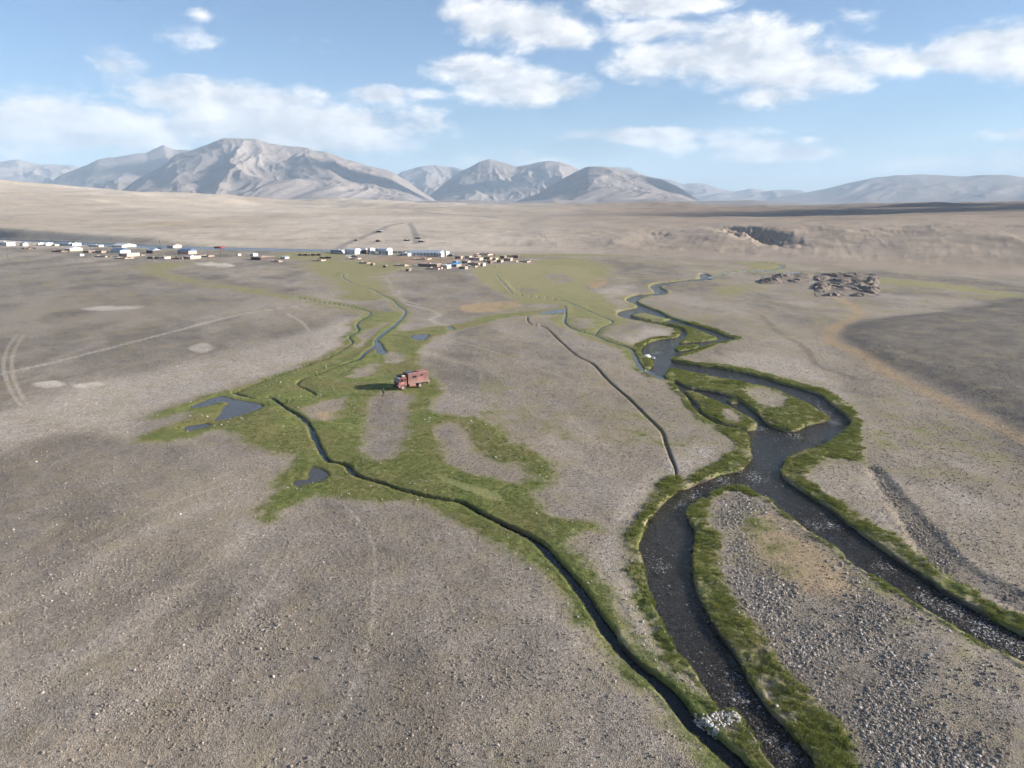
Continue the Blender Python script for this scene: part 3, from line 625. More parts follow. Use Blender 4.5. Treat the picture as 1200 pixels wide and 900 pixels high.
def mountain(sky_line, R, front, nu, nv, seed, spur=1.0, freq=1.0, snow=None, zf=10.0):
    s = np.array(sky_line, float)
    x0, x1 = s[0, 0], s[-1, 0]
    u = np.linspace(x0, x1, nu); sy = np.interp(u, s[:, 0], s[:, 1])
    kern = np.exp(-np.linspace(-2, 2, 7)**2); kern /= kern.sum()
    sy = np.convolve(np.pad(sy, 3, 'edge'), kern, 'valid')
    xc = (u-600)/FPX; yc = (450-sy)/FPX
    dz = -SP+yc*CP; dy = CP+yc*SP; hyp = np.sqrt(xc**2+dy**2)
    az = np.arctan2(xc, dy)
    ztop = H_CAM + R*dz/hyp
    nb = max(8, nv//4)
    v = np.concatenate([np.linspace(0, 1, nv), 1+np.linspace(0, .55, nb+1)[1:]])
    V, A = np.meshgrid(v, az, indexing='ij'); ZT = np.broadcast_to(ztop, V.shape)
    r = R - front*(1-V)
    xx = r*np.sin(A); yy = r*np.cos(A)
    rel = np.maximum(ZT-zf, 0)
    prof = np.where(V <= 1, np.clip(V, 0, 1)**1.25, 1-(V-1)*1.35)
    L = 850.0/freq
    wx = fbm(xx/(L*2.2), yy/(L*2.2), 3, seed+3)*L*1.3
    across = (A-az.mean())*R
    rid = fbm((across+wx)/L, (V*front)/(L*2.6)+wx/(L*3), 4, seed, ridged=True, gain=.47)
    rid2 = fbm((xx+wx)/(L*.42), yy/(L*.6), 5, seed+9, ridged=True, gain=.52)
    env = np.clip(V*(1.12-V)*4, 0, 1)*(V < 1.12) + .2*(V >= 1.12)
    zz = zf + rel*prof + spur*rel*env*(0.37*rid+0.075*rid2) + (rel*0.016)*rid2*np.clip(V*2, 0, 1)
    zz = np.where(V < 1e-6, -30, zz)
    n0, n1 = V.shape
    I, J = np.meshgrid(np.arange(n0-1), np.arange(n1-1), indexing='ij')
    q = np.stack([I*n1+J, I*n1+J+1, (I+1)*n1+J+1, (I+1)*n1+J], -1).reshape(-1, 4)
    co = np.stack([xx, yy, zz], -1).reshape(-1, 3).astype(np.float32)
    me = bpy.data.meshes.new('mountain')
    me.vertices.add(len(co)); me.vertices.foreach_set('co', co.ravel())
    me.loops.add(q.size); me.loops.foreach_set('vertex_index', q.ravel().astype(np.int32))
    me.polygons.add(len(q)); me.polygons.foreach_set('loop_start', np.arange(0, q.size, 4, dtype=np.int32))
    me.polygons.foreach_set('use_smooth', np.ones(len(q), bool)); me.update(calc_edges=True)
    sn = np.zeros(co.shape[0], np.float32) if snow is None else np.clip((co[:, 2]-snow[0])/(snow[1]-snow[0]), 0, 1.2).astype(np.float32)
    me.attributes.new('snow', 'FLOAT', 'POINT').data.foreach_set('value', sn)
    return link('mountain', me, MMAT, kind='structure')
mountain([(-420,215),(-260,196),(-140,200),(-60,190),(0,188),(20,189),(45,193),(60,191),(80,195),(100,202),(140,205),(175,212),(205,220)], 20000, 5200, 420, 90, 101, .9, .8, snow=(900, 1750))
mountain([(20,224),(50,222),(70,207),(95,196),(115,188),(135,187),(155,184),(172,182),(185,176),(193,173),(203,177),(225,178),(250,190),(300,205),(340,225)], 14500, 4600, 380, 100, 202, .7, .8, snow=(950, 1500))
mountain([(90,243),(135,229),(160,212),(185,198),(205,181),(222,176),(240,170),(262,165),(285,166),(300,167),(318,172),(340,176),(365,176),(385,180),(410,189),(435,196),(460,203),(478,214),(495,226),(512,236),(530,243)], 9800, 3500, 620, 150, 303, .85, 1.0)
mountain([(430,236),(455,212),(470,203),(490,198),(508,195),(525,197),(545,200),(570,206),(590,222)], 16500, 3500, 220, 70, 404, .8, .9)
mountain([(490,243),(505,228),(520,216),(540,203),(560,193),(574,190),(590,193),(605,197),(622,194),(640,191),(655,192),(675,199),(700,206),(740,218),(780,236)], 12200, 3300, 420, 110, 505, .9, 1.0)
mountain([(585,243),(605,236),(630,228),(655,213),(672,205),(690,198),(705,197),(720,199),(738,204),(755,208),(775,212),(795,221),(812,231),(830,240)], 8600, 2600, 400, 110, 606, .95, 1.25)
mountain([(660,224),(690,206),(708,198),(722,197),(740,200),(760,206),(785,211),(800,217),(815,216),(828,217),(845,223),(860,225),(880,222),(897,225),(915,223),(940,224),(960,232),(990,240)], 19500, 4200, 420, 80, 707, .9, .9)
mountain([(850,243),(885,238),(915,231),(945,226),(965,222),(990,216),(1020,210),(1050,206),(1078,204),(1100,206),(1125,207),(1150,206),(1180,207),(1200,209),(1260,204),(1340,210),(1460,200),(1600,214)], 15500, 4200, 520, 90, 808, .75, .55)

mountain([(110,242),(160,236),(215,231),(260,233),(300,230),(350,233),(395,232),(440,236),(480,242)], 7400, 1500, 240, 50, 909, .8, 2.0)
mountain([(400,243),(450,238),(500,236),(545,234),(600,237),(650,234),(700,236),(760,233),(820,236),(880,235),(930,238),(980,243)], 6200, 1300, 300, 50, 919, .8, 2.2)
mountain([(780,240),(820,230),(850,226),(880,227),(905,224),(935,226),(960,229),(1000,238)], 17000, 2500, 160, 50, 929, .8, 1.2)
# ------------------------------------------------------------------ clouds high to the right, outside the picture, that shade the bench and some mountain flanks
clm = bpy.data.materials.new('cloud'); clm.use_nodes = True
clm.node_tree.nodes['Principled BSDF'].inputs['Base Color'].default_value = (.85, .85, .86, 1); clm.node_tree.nodes['Principled BSDF'].inputs['Roughness'].default_value = 1
def cloud_over(tx, ty, tz, rx, ry, seed, alt=5200.0):
    k = (alt-tz)/SUNV.z; c = Vector((tx, ty, tz))+SUNV*k
    bm = bmesh.new(); bmesh.ops.create_icosphere(bm, subdivisions=5, radius=1)
    co = np.array([v.co[:] for v in bm.verts]); az0 = np.arctan2(co[:, 1], co[:, 0])
    nn = 1+.55*fbm(co[:, 0]*1.7+seed*3+co[:, 2], co[:, 1]*1.7+seed+co[:, 2]*.7, 4, seed)+.3*fbm(co[:, 0]*5+co[:, 2]*3+seed, co[:, 1]*5, 3, seed+7)
    for v, q in zip(bm.verts, nn): v.co = Vector((v.co.x*q*rx, v.co.y*q*ry, max(v.co.z, -.25)*q*min(rx, ry)*.35))
    return mesh_cloud(bm, c)
def mesh_cloud(bm, c):
    me = bpy.data.meshes.new('cloud'); bm.to_mesh(me); bm.free(); o = link('cloud', me, clm, kind='structure'); o.location = c
    for p in me.polygons: p.use_smooth = True
    return o
cloud_over(950, 1500, 40, 430, 300, 1); cloud_over(1650, 2250, 50, 600, 330, 6); cloud_over(2100, 1700, 50, 500, 360, 8); cloud_over(1300, 2050, 45, 420, 200, 9); cloud_over(-1900, 8450, 200, 1300, 520, 2); cloud_over(-5600, 12200, 350, 1500, 900, 3); cloud_over(-500, 10600, 300, 520, 600, 4); cloud_over(1650, 8100, 200, 620, 420, 5)

# ------------------------------------------------------------------ haze
hz = bmesh.new(); bmesh.ops.create_cube(hz, size=1)
for v_ in hz.verts: v_.co = Vector((v_.co.x*70000, v_.co.y*70000, 0 if v_.co.z < 0 else 0)) + Vector((0, 0, -60 if v_.co.z < 0 else 1450))
hme = bpy.data.meshes.new('haze'); hz.to_mesh(hme); hz.free()
hm = bpy.data.materials.new('haze'); hm.use_nodes = True; hm.node_tree.nodes.clear()
ht = NT(hm.node_tree)
pv = ht.n('ShaderNodeVolumePrincipled'); pv.inputs['Color'].default_value = (.60, .78, 1.0, 1); pv.inputs['Density'].default_value = HAZE
pv.inputs['Anisotropy'].default_value = 0.0
hmo = ht.n('ShaderNodeOutputMaterial'); ht.L.new(pv.outputs[0], hmo.inputs['Volume'])
haze = link('haze', hme, hm, kind='stuff', label='thin pale blue air haze over the valley', category='haze')

# ------------------------------------------------------------------ scattered stuff: stones and grass
INW = (np.abs(Af) < math.radians(39)).reshape(NR, NA)
def scatter(weight, n):
    """random spots on the ground, cells picked by weight; returns x, y, z, and a sampler of vertex fields"""
    w = weight.reshape(NR, NA)[:-1, :-1].ravel().astype(np.float64); w = np.maximum(w, 0); cs = np.cumsum(w); n = int(n)
    c = np.searchsorted(cs, rng.random(n)*cs[-1]); c = np.minimum(c, len(w)-1)
    i = c//(NA-1); j = c % (NA-1); u = rng.random(n); v = rng.random(n)
    r = RR[i]+(RR[i+1]-RR[i])*u; a = AZ[j]+(AZ[j+1]-AZ[j])*v
    def smp(f):
        f = f.reshape(NR, NA)
        return (f[i, j]*(1-v)+f[i, j+1]*v)*(1-u) + (f[i+1, j]*(1-v)+f[i+1, j+1]*v)*u
    return r*np.sin(a), r*np.cos(a), smp(Z), r, smp
def gn_scatter(name, P, scl, rotz, tilt, idx, meshes, extra=None, **props):
    me = bpy.data.meshes.new(name); me.vertices.add(len(P)); me.vertices.foreach_set('co', P.astype(np.float32).ravel())
    for k, v, ty in (('scl', scl, 'FLOAT'), ('idx', idx, 'INT')):
        me.attributes.new(k, ty, 'POINT').data.foreach_set('value', np.ascontiguousarray(v, np.float32 if ty == 'FLOAT' else np.int32))
    for k, v in (extra or {}).items(): me.attributes.new(k, 'FLOAT', 'POINT').data.foreach_set('value', np.ascontiguousarray(v, np.float32))
    rot = np.stack([tilt[0], tilt[1], rotz], -1).astype(np.float32)
    me.attributes.new('rot', 'FLOAT_VECTOR', 'POINT').data.foreach_set('vector', rot.ravel())
    o = link(name, me, None, **props)
    src = bpy.data.collections.new(name + '_kinds')
    for k, mm in enumerate(meshes):
        so = bpy.data.objects.new(f'{name}_kind_{k:02d}', mm); src.objects.link(so)
    ng = bpy.data.node_groups.new(name, 'GeometryNodeTree')
    ng.interface.new_socket('Geometry', in_out='INPUT', socket_type='NodeSocketGeometry')
    ng.interface.new_socket('Geometry', in_out='OUTPUT', socket_type='NodeSocketGeometry')
    N = ng.nodes; L = ng.links
    a = N.new('NodeGroupInput'); z_ = N.new('NodeGroupOutput')
    ci = N.new('GeometryNodeCollectionInfo'); ci.inputs[0].default_value = src
    ci.inputs['Separate Children'].default_value = True; ci.inputs['Reset Children'].default_value = True
    iop = N.new('GeometryNodeInstanceOnPoints'); iop.inputs['Pick Instance'].default_value = True
    def na(nm, ty):
        q = N.new('GeometryNodeInputNamedAttribute'); q.data_type = ty; q.inputs[0].default_value = nm; return q.outputs[0]
    L.new(a.outputs[0], iop.inputs['Points']); L.new(ci.outputs[0], iop.inputs['Instance'])
    L.new(na('idx', 'INT'), iop.inputs['Instance Index']); L.new(na('scl', 'FLOAT'), iop.inputs['Scale'])
    e2r = N.new('FunctionNodeEulerToRotation'); L.new(na('rot', 'FLOAT_VECTOR'), e2r.inputs[0])
    L.new(e2r.outputs[0], iop.inputs['Rotation']); L.new(iop.outputs[0], z_.inputs[0])
    md = o.modifiers.new('scatter', 'NODES'); md.node_group = ng
    return o
def stone_mesh(seed, mat, sub=1, flat=.62):
    r_ = random.Random(seed); bm = bmesh.new(); bmesh.ops.create_icosphere(bm, subdivisions=sub, radius=.5)
    sx, sy = r_.uniform(.8, 1.25), r_.uniform(.65, 1.0)
    for v in bm.verts:
        k = 1+r_.uniform(-.2, .2); v.co = Vector((v.co.x*k*sx, v.co.y*k*sy, v.co.z*k*flat))
    me = bpy.data.meshes.new('stone'); bm.to_mesh(me); bm.free(); me.materials.append(mat); return me
def stone_material(name, stops, tint=False):
    m, t, b = new_mat(name)
    oi = t.n('ShaderNodeObjectInfo'); rp = t.n('ShaderNodeValToRGB'); cr = rp.color_ramp
    while len(cr.elements) < len(stops): cr.elements.new(.5)
    for e, (p, c) in zip(cr.elements, stops): e.position = p; e.color = (*c, 1)
    t.L.new(oi.outputs['Random'], rp.inputs[0])
    n = t.noise(t.n('ShaderNodeTexCoord').outputs['Object'], 6, 3, .6)
    t.put(b.inputs['Base Color'], t.mix(1, rp.outputs[0], t.mix(t.mr(n, .3, .7), (.75, .75, .75), (1.2, 1.2, 1.2)), 'MULTIPLY'))
    if tint:
        c0 = b.inputs['Base Color'].links[0].from_socket
        ti = t.n('ShaderNodeAttribute', attribute_type='INSTANCER', attribute_name='tint').outputs['Fac']
        wa = t.n('ShaderNodeAttribute', attribute_type='INSTANCER', attribute_name='warmth').outputs['Fac']
        c1 = t.mix(t.mul(wa, .5), c0, (.30, .225, .155)); nd = t.n('ShaderNodeVectorMath', operation='SCALE'); t.put(nd.inputs[0], c1); t.put(nd.inputs['Scale'], ti)
        t.put(b.inputs['Base Color'], nd.outputs[0])
    b.inputs['Roughness'].default_value = .9; b.inputs['Specular IOR Level'].default_value = .2
    return m
SM = stone_material('gravel_stone', [(0, (.14, .120, .100)), (.35, (.205, .174, .142)), (.7, (.25, .211, .170)), (.93, (.30, .258, .212)), (1, (.40, .36, .31))], True)
SMG = stone_material('cobble_stone', [(0, (.13, .114, .098)), (.3, (.21, .186, .160)), (.65, (.285, .253, .218)), (.9, (.37, .335, .295)), (1, (.50, .465, .42))], True)
SMW = stone_material('pale_stone', [(0, (.24, .215, .185)), (.4, (.38, .35, .31)), (1, (.60, .57, .53))])
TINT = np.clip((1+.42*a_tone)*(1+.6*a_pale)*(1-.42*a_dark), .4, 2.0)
px_m = (Rf/math.cos(math.radians(20)))/724.0
grassy = sstep(-.8, 1.6, a_grass + a_grass_n)
dry_land = (wet < -0.35)*(a_soil < .2)*INW.ravel()
gw = (1-grassy)*dry_land*(Rf > 38)*(Rf < 230)*(1-.75*a_sand)*flat
clus = np.clip(1.0+2.4*fbm(X/9, Y/14, 3, 82), .25, 2.2)
wgt = gw*np.clip(70/Rf, .2, 1.2)*clus*(1+.5*a_pale)
n = N_STONE
x, y, z_, r, smp = scatter(wgt, n)
sm_ = .62*smp(px_m); size = np.minimum(sm_*rng.random(n)**(-1/3.4), .28)
st_m = [stone_mesh(k, SM) for k in range(6)]
gn_scatter('gravel', np.stack([x, y, z_+size*.10], -1), size, rng.random(n)*6.28, (rng.normal(0, .2, n), rng.normal(0, .2, n)), rng.integers(0, 6, n), st_m, extra=dict(tint=smp(TINT), warmth=np.clip(smp(warm)*3+smp(a_sand), 0, 1)),
           kind='stuff', label='brown grey gravel stones strewn over the plain', category='gravel')
wgt = gw*a_cob*(Rf < 130)*np.clip(.9+4.5*fbm((X*.8-Y*.6)/3.2, (Y*.8+X*.6)/9, 4, 83), .06, 2.2); n = N_COB
x, y, z_, r, smp = scatter(wgt, n); size = np.minimum(np.maximum(.66*smp(px_m), .06)*rng.random(n)**(-1/2.6), .40)
gn_scatter('cobbles', np.stack([x, y, z_+size*.12], -1), size, rng.random(n)*6.28, (rng.normal(0, .25, n), rng.normal(0, .25, n)), rng.integers(0, 6, n), [stone_mesh(20+k, SMG) for k in range(6)], extra=dict(tint=smp(TINT), warmth=np.clip(smp(warm)*3+smp(a_sand), 0, 1)),
           kind='stuff', label='grey river cobbles covering the spit between both channels', category='cobbles')
wgt = (dry_land*(Rf < 200)*(Rf > 40))*(0.007+np.where(a_mead > 0, .10, 0)*(fbm(X/7, Y/7, 2, 84) > .08)+.12*(a_pale > .5)*(Rf < 110)); n = 900
x, y, z_, r, smp = scatter(wgt, n); size = np.minimum(1.05*smp(px_m)*rng.random(n)**(-1/3.5), .36)
gn_scatter('pale_stones', np.stack([x, y, z_+size*.2], -1), size, rng.random(n)*6.28, (rng.normal(0, .3, n), rng.normal(0, .3, n)), rng.integers(0, 4, n), [stone_mesh(40+k, SMW) for k in range(4)],
           kind='stuff', label='whitish stones dotted over meadow and gravel', category='stones')
# stones standing out of the river bed
wgt = ((sd_river > .25)*(Rf > 38)*(Rf < 190)*INW.ravel())*(.12+riff*.6)*np.clip(1+3*fbm(X/5, Y/5, 2, 87), .1, 3); n = 1800
x, y, z_, r, smp = scatter(wgt, n); size = np.minimum(np.maximum(.9*smp(px_m), .12)*rng.random(n)**(-1/3.0), .5)
gn_scatter('river_stones', np.stack([x, y, np.full(n, WL_R)-size*.10], -1), size, rng.random(n)*6.28, (rng.normal(0, .3, n), rng.normal(0, .3, n)), rng.integers(0, 6, n),
           [stone_mesh(60+k, stone_material('wet_stone', [(0, (.05, .047, .045)), (.6, (.11, .10, .095)), (1, (.3, .29, .28))])) for k in range(1)]*1 + [stone_mesh(60+k, bpy.data.materials['wet_stone']) for k in range(1, 6)],
           kind='stuff', label='dark wet stones breaking the river surface', category='stones')

def tuft_mesh(seed, mat, blades, rad, h, w, lean):
    r_ = random.Random(seed); vs = []; fs = []
    for k in range(blades):
        a = r_.uniform(0, 6.283); q = rad*math.sqrt(r_.random()); bx, by = q*math.cos(a), q*math.sin(a)
        hh = h*r_.uniform(.55, 1.1)*(1-.35*(q/rad)**2); o = a+r_.uniform(-.7, .7); ln = lean*(.3+q/rad)*r_.uniform(.6, 1.3)
        dx, dy = math.cos(o)*ln, math.sin(o)*ln; s = r_.uniform(0, 3.14); sx, sy = math.cos(s)*w*.5, math.sin(s)*w*.5
        i = len(vs)
        vs += [(bx-sx, by-sy, -.03), (bx+sx, by+sy, -.03), (bx+dx*.45+sx*.8, by+dy*.45+sy*.8, hh*.62), (bx+dx*.45-sx*.8, by+dy*.45-sy*.8, hh*.62), (bx+dx, by+dy, hh)]
        fs += [(i, i+1, i+2, i+3), (i+3, i+2, i+4)]
    me = bpy.data.meshes.new('tuft'); me.from_pydata(vs, [], fs); me.materials.append(mat); return me
def grass_material(name, stops):
    m, t, b = new_mat(name)
    oi = t.n('ShaderNodeObjectInfo'); rp = t.n('ShaderNodeValToRGB'); cr = rp.color_ramp
    while len(cr.elements) < len(stops): cr.elements.new(.5)
    for e, (p, c) in zip(cr.elements, stops): e.position = p; e.color = (*c, 1)
    n = t.noise(oi.outputs['Location'], .12, 3, .65)
    t.put(rp.inputs[0], t.add(t.mul(oi.outputs['Random'], .4), t.mr(n, .32, .68, 0, .6)))
    t.put(b.inputs['Base Color'], rp.outputs[0]); b.inputs['Roughness'].default_value = .75; b.inputs['Specular IOR Level'].default_value = .2
    tr = t.n('ShaderNodeBsdfTranslucent'); t.put(tr.inputs[0], rp.outputs[0])
    ms = t.n('ShaderNodeMixShader'); ms.inputs[0].default_value = .3
    t.L.new(b.outputs[0], ms.inputs[1]); t.L.new(tr.outputs[0], ms.inputs[2])
    t.L.new(ms.outputs[0], m.node_tree.nodes['Material Output'].inputs[0]); return m
GM1 = grass_material('tussock_grass', [(0, (.115, .145, .034)), (.45, (.185, .21, .056)), (.8, (.245, .25, .082)), (1, (.31, .285, .13))])
GM2 = grass_material('meadow_grass', [(0, (.105, .138, .034)), (.45, (.165, .190, .054)), (.78, (.215, .205, .078)), (1, (.28, .24, .12))])
area = (RG**2).ravel()*np.concatenate([np.diff(np.log(RR)), [0]]).repeat(NA)
wgt = (a_tuss + .35*a_grass_n > .05)*np.clip(a_tuss+.3+.4*a_grass_n, 0, 1)*(wet < -.02)*(Rf > 36)*(Rf < 260)*INW.ravel()*area*np.clip(1+3.5*fbm(X/1.6, Y/1.6, 2, 85), .05, 3)
n = N_TUSS
x, y, z_, r, smp = scatter(wgt, n); s = rng.uniform(.55, 1.25, n)*np.clip(.8+.7*fbm(x/5, y/5, 2, 88), .5, 1.3)
gn_scatter('tussock_grass', np.stack([x, y, z_-.04], -1), s, rng.random(n)*6.28, (rng.normal(0, .1, n), rng.normal(0, .1, n)), rng.integers(0, 5, n),
           [tuft_mesh(k, GM1, 70, .27, .27, .038, .22) for k in range(5)], kind='stuff', label='tall green tussock grass lining the river banks', category='grass')
wgt = sstep(-.2, 1.6, a_grass + a_grass_n)*(wet < -.1)*(Rf > 36)*(Rf < 230)*INW.ravel()*(straw < .3)
n = N_TUFT
x, y, z_, r, smp = scatter(wgt, n); s = np.clip(smp(px_m)/.075, .8, 2.2)*rng.uniform(.6, 1.3, n)
gn_scatter('meadow_grass', np.stack([x, y, z_-.01], -1), s, rng.random(n)*6.28, (rng.normal(0, .1, n), rng.normal(0, .1, n)), rng.integers(0, 4, n),
           [tuft_mesh(50+k, GM2, 16, .12, .032, .022, .06) for k in range(4)], kind='stuff', label='short grazed green grass of the wet meadow', category='grass')
print('scatter done')
# ------------------------------------------------------------------ small builders
def plain(name, col, rough=.8, spec=.3, vary=.15, scale=2.0, metal=0.0, dust=None):
    m, t, b = new_mat(name)
    P = t.n('ShaderNodeTexCoord').outputs['Object']
    n = t.noise(P, scale, 4, .65)
    c = t.mix(t.mr(n, .3, .7), tuple(v*(1-vary) for v in col), tuple(min(1, v*(1+vary)) for v in col))
    if dust:
        s = t.n('ShaderNodeSeparateXYZ'); t.put(s.inputs[0], P)
        d = t.mul(t.mr(t.add(s.outputs[2], t.mul(t.add(n, -.5), .8)), dust[1], dust[0], 0, .55), 1.0)
        c = t.mix(d, c, (.33, .24, .20))
    t.put(b.inputs['Base Color'], c); b.inputs['Roughness'].default_value = rough
    b.inputs['Specular IOR Level'].default_value = spec; b.inputs['Metallic'].default_value = metal
    return m
def mesh_from(bm, name, mat, parent=None, loc=None, smooth=False, **props):
    bmesh.ops.recalc_face_normals(bm, faces=bm.faces[:])
    if smooth:
        for f in bm.faces: f.smooth = True
    me = bpy.data.meshes.new(name); bm.to_mesh(me); bm.free(); me.materials.append(mat)
    o = bpy.data.objects.new(name, me); COL.objects.link(o)
    if parent is not None: o.parent = parent
    if loc is not None: o.location = loc
    for k, v in props.items(): o[k] = v
    return o
def bx(bm, x0, x1, y0, y1, z0, z1, bev=0.0):
    r = bmesh.ops.create_cube(bm, size=1); vs = r['verts']
    for v in vs: v.co = Vector((x0+(v.co.x+.5)*(x1-x0), y0+(v.co.y+.5)*(y1-y0), z0+(v.co.z+.5)*(z1-z0)))
    if bev > 0:
        es = {e for v in vs for e in v.link_edges}
        bmesh.ops.bevel(bm, geom=list(es), offset=bev, segments=2, affect='EDGES', profile=.6)
def prism(bm, prof, y0, y1):
    """profile of (x, z) pushed out along y"""
    a = [bm.verts.new((x, y0, z)) for x, z in prof]; b = [bm.verts.new((x, y1, z)) for x, z in prof]
    n = len(prof); bm.faces.new(a); bm.faces.new(b[::-1])
    for i in range(n): bm.faces.new((a[i], b[i], b[(i+1) % n], a[(i+1) % n]))
def cyl(bm, c, axis, r, h, seg=20, r2=None):
    mat = Vector(axis).to_track_quat('Z', 'Y').to_matrix().to_4x4(); mat.translation = Vector(c)
    bmesh.ops.create_cone(bm, cap_ends=True, segments=seg, radius1=r, radius2=r if r2 is None else r2, depth=h, matrix=mat)
def thing(name, label, cat, loc, rz=0.0, group=None):
    o = bpy.data.objects.new(name, None); COL.objects.link(o); o.location = loc; o.rotation_euler = (0, 0, rz)
    o.empty_display_size = .2; o['kind'] = 'thing'; o['label'] = label; o['category'] = cat
    if group: o['group'] = group
    return o
def part(name, fn, mat, parent, smooth=False, **pr):
    bm = bmesh.new(); fn(bm); return mesh_from(bm, name, mat, parent, smooth=smooth, **pr)

# ------------------------------------------------------------------ the red expedition truck
red = plain('truck_red', (.19, .060, .057), .55, .35, .18, 1.5, dust=(.5, 1.9))
redlt = plain('truck_pink', (.31, .145, .13), .6, .3, .15, 2.0)
redbox = plain('truck_box_red', (.168, .080, .078), .6, .3, .12, 1.2, dust=(1.0, 2.4))
roofm = plain('truck_roof', (.34, .18, .17), .7, .2, .2, 1.0)
blk = plain('truck_black', (.018, .018, .020), .6, .3, .3)
glass = plain('truck_glass', (.02, .025, .03), .06, .6, .1)
rub = plain('tyre_rubber', (.10, .085, .075), .9, .2, .35, 5)
rimm = plain('rim_dusty', (.36, .27, .24), .7, .3, .2, 6)
cream = plain('truck_cream', (.70, .66, .60), .6, .3, .08)
lampm = plain('lamp_glass', (.75, .75, .72), .15, .6, .05)
YAW = math.radians(214)
wx, wy = G(472.4, 457.8)
fw = Vector((math.cos(YAW), math.sin(YAW))); lf = Vector((-fw.y, fw.x))
org = Vector((wx, wy)) - fw*2.55 - lf*1.05
truck = thing('expedition_truck', 'dusty red expedition truck with box body parked on the meadow', 'truck', (org.x, org.y, ground_z(wx, wy)-.02), YAW)
# local axes: +x forward, +y the side facing the camera, origin midway between the rear wheels' end and the cab
FX, RX = 2.55, -1.65          # axle positions
part('chassis', lambda b: (bx(b, -3.6, 3.5, -.48, -.36, .78, 1.02), bx(b, -3.6, 3.5, .36, .48, .78, 1.02), bx(b, -3.6, -3.45, -.48, .48, .80, 1.0), bx(b, FX-.1, FX+.1, -.95, .95, .52, .68), bx(b, RX-.12, RX+.12, -.95, .95, .50, .68)), blk, truck)
cabp = [(1.62, .95), (1.62, 2.78), (1.78, 2.92), (3.05, 2.90), (3.28, 2.76), (3.62, 1.72), (3.68, 1.55), (3.68, .70), (3.15, .62), (3.15, 1.02), (2.95, 1.28), (2.15, 1.28), (1.95, 1.02), (1.95, .95)]
def cabf(b):
    prism(b, cabp, -1.17, 1.17); bmesh.ops.bevel(b, geom=[e for e in b.edges if abs(e.verts[0].co.y-e.verts[1].co.y) < .01], offset=.05, segments=2, affect='EDGES')
cab = part('cab', cabf, red, truck)
def slant(b, x0, z0, x1, z1, y0, y1, t):      # a sheet standing proud of the sloping cab front
    d = Vector((x1-x0, 0, z1-z0)).normalized(); nrm = Vector((d.z, 0, -d.x))*t
    vs = [b.verts.new((x, y, z)) for (x, z) in ((x0, z0), (x1, z1)) for y in (y0, y1)]
    vt = [b.verts.new(Vector(v.co)+nrm) for v in vs]
    b.faces.new((vt[0], vt[1], vt[3], vt[2])); b.faces.new((vs[0], vs[1], vs[3], vs[2]))
    for i, j in ((0, 1), (1, 3), (3, 2), (2, 0)): b.faces.new((vs[i], vs[j], vt[j], vt[i]))
part('windscreen', lambda b: slant(b, 3.58, 1.84, 3.32, 2.64, -1.02, 1.02, .02), glass, cab)
part('wiper', lambda b: slant(b, 3.585, 1.86, 3.46, 2.25, -.2, -.16, .05), blk, cab)
part('grille', lambda b: (bx(b, 3.66, 3.705, -1.0, 1.0, 1.08, 1.66, .012), bx(b, 3.705, 3.72, -.8, .8, 1.28, 1.32), bx(b, 3.705, 3.72, -.8, .8, 1.44, 1.48)), blk, cab)
part('bumper', lambda b: bx(b, 3.60, 3.86, -1.18, 1.18, .58, .98, .05), blk, truck)
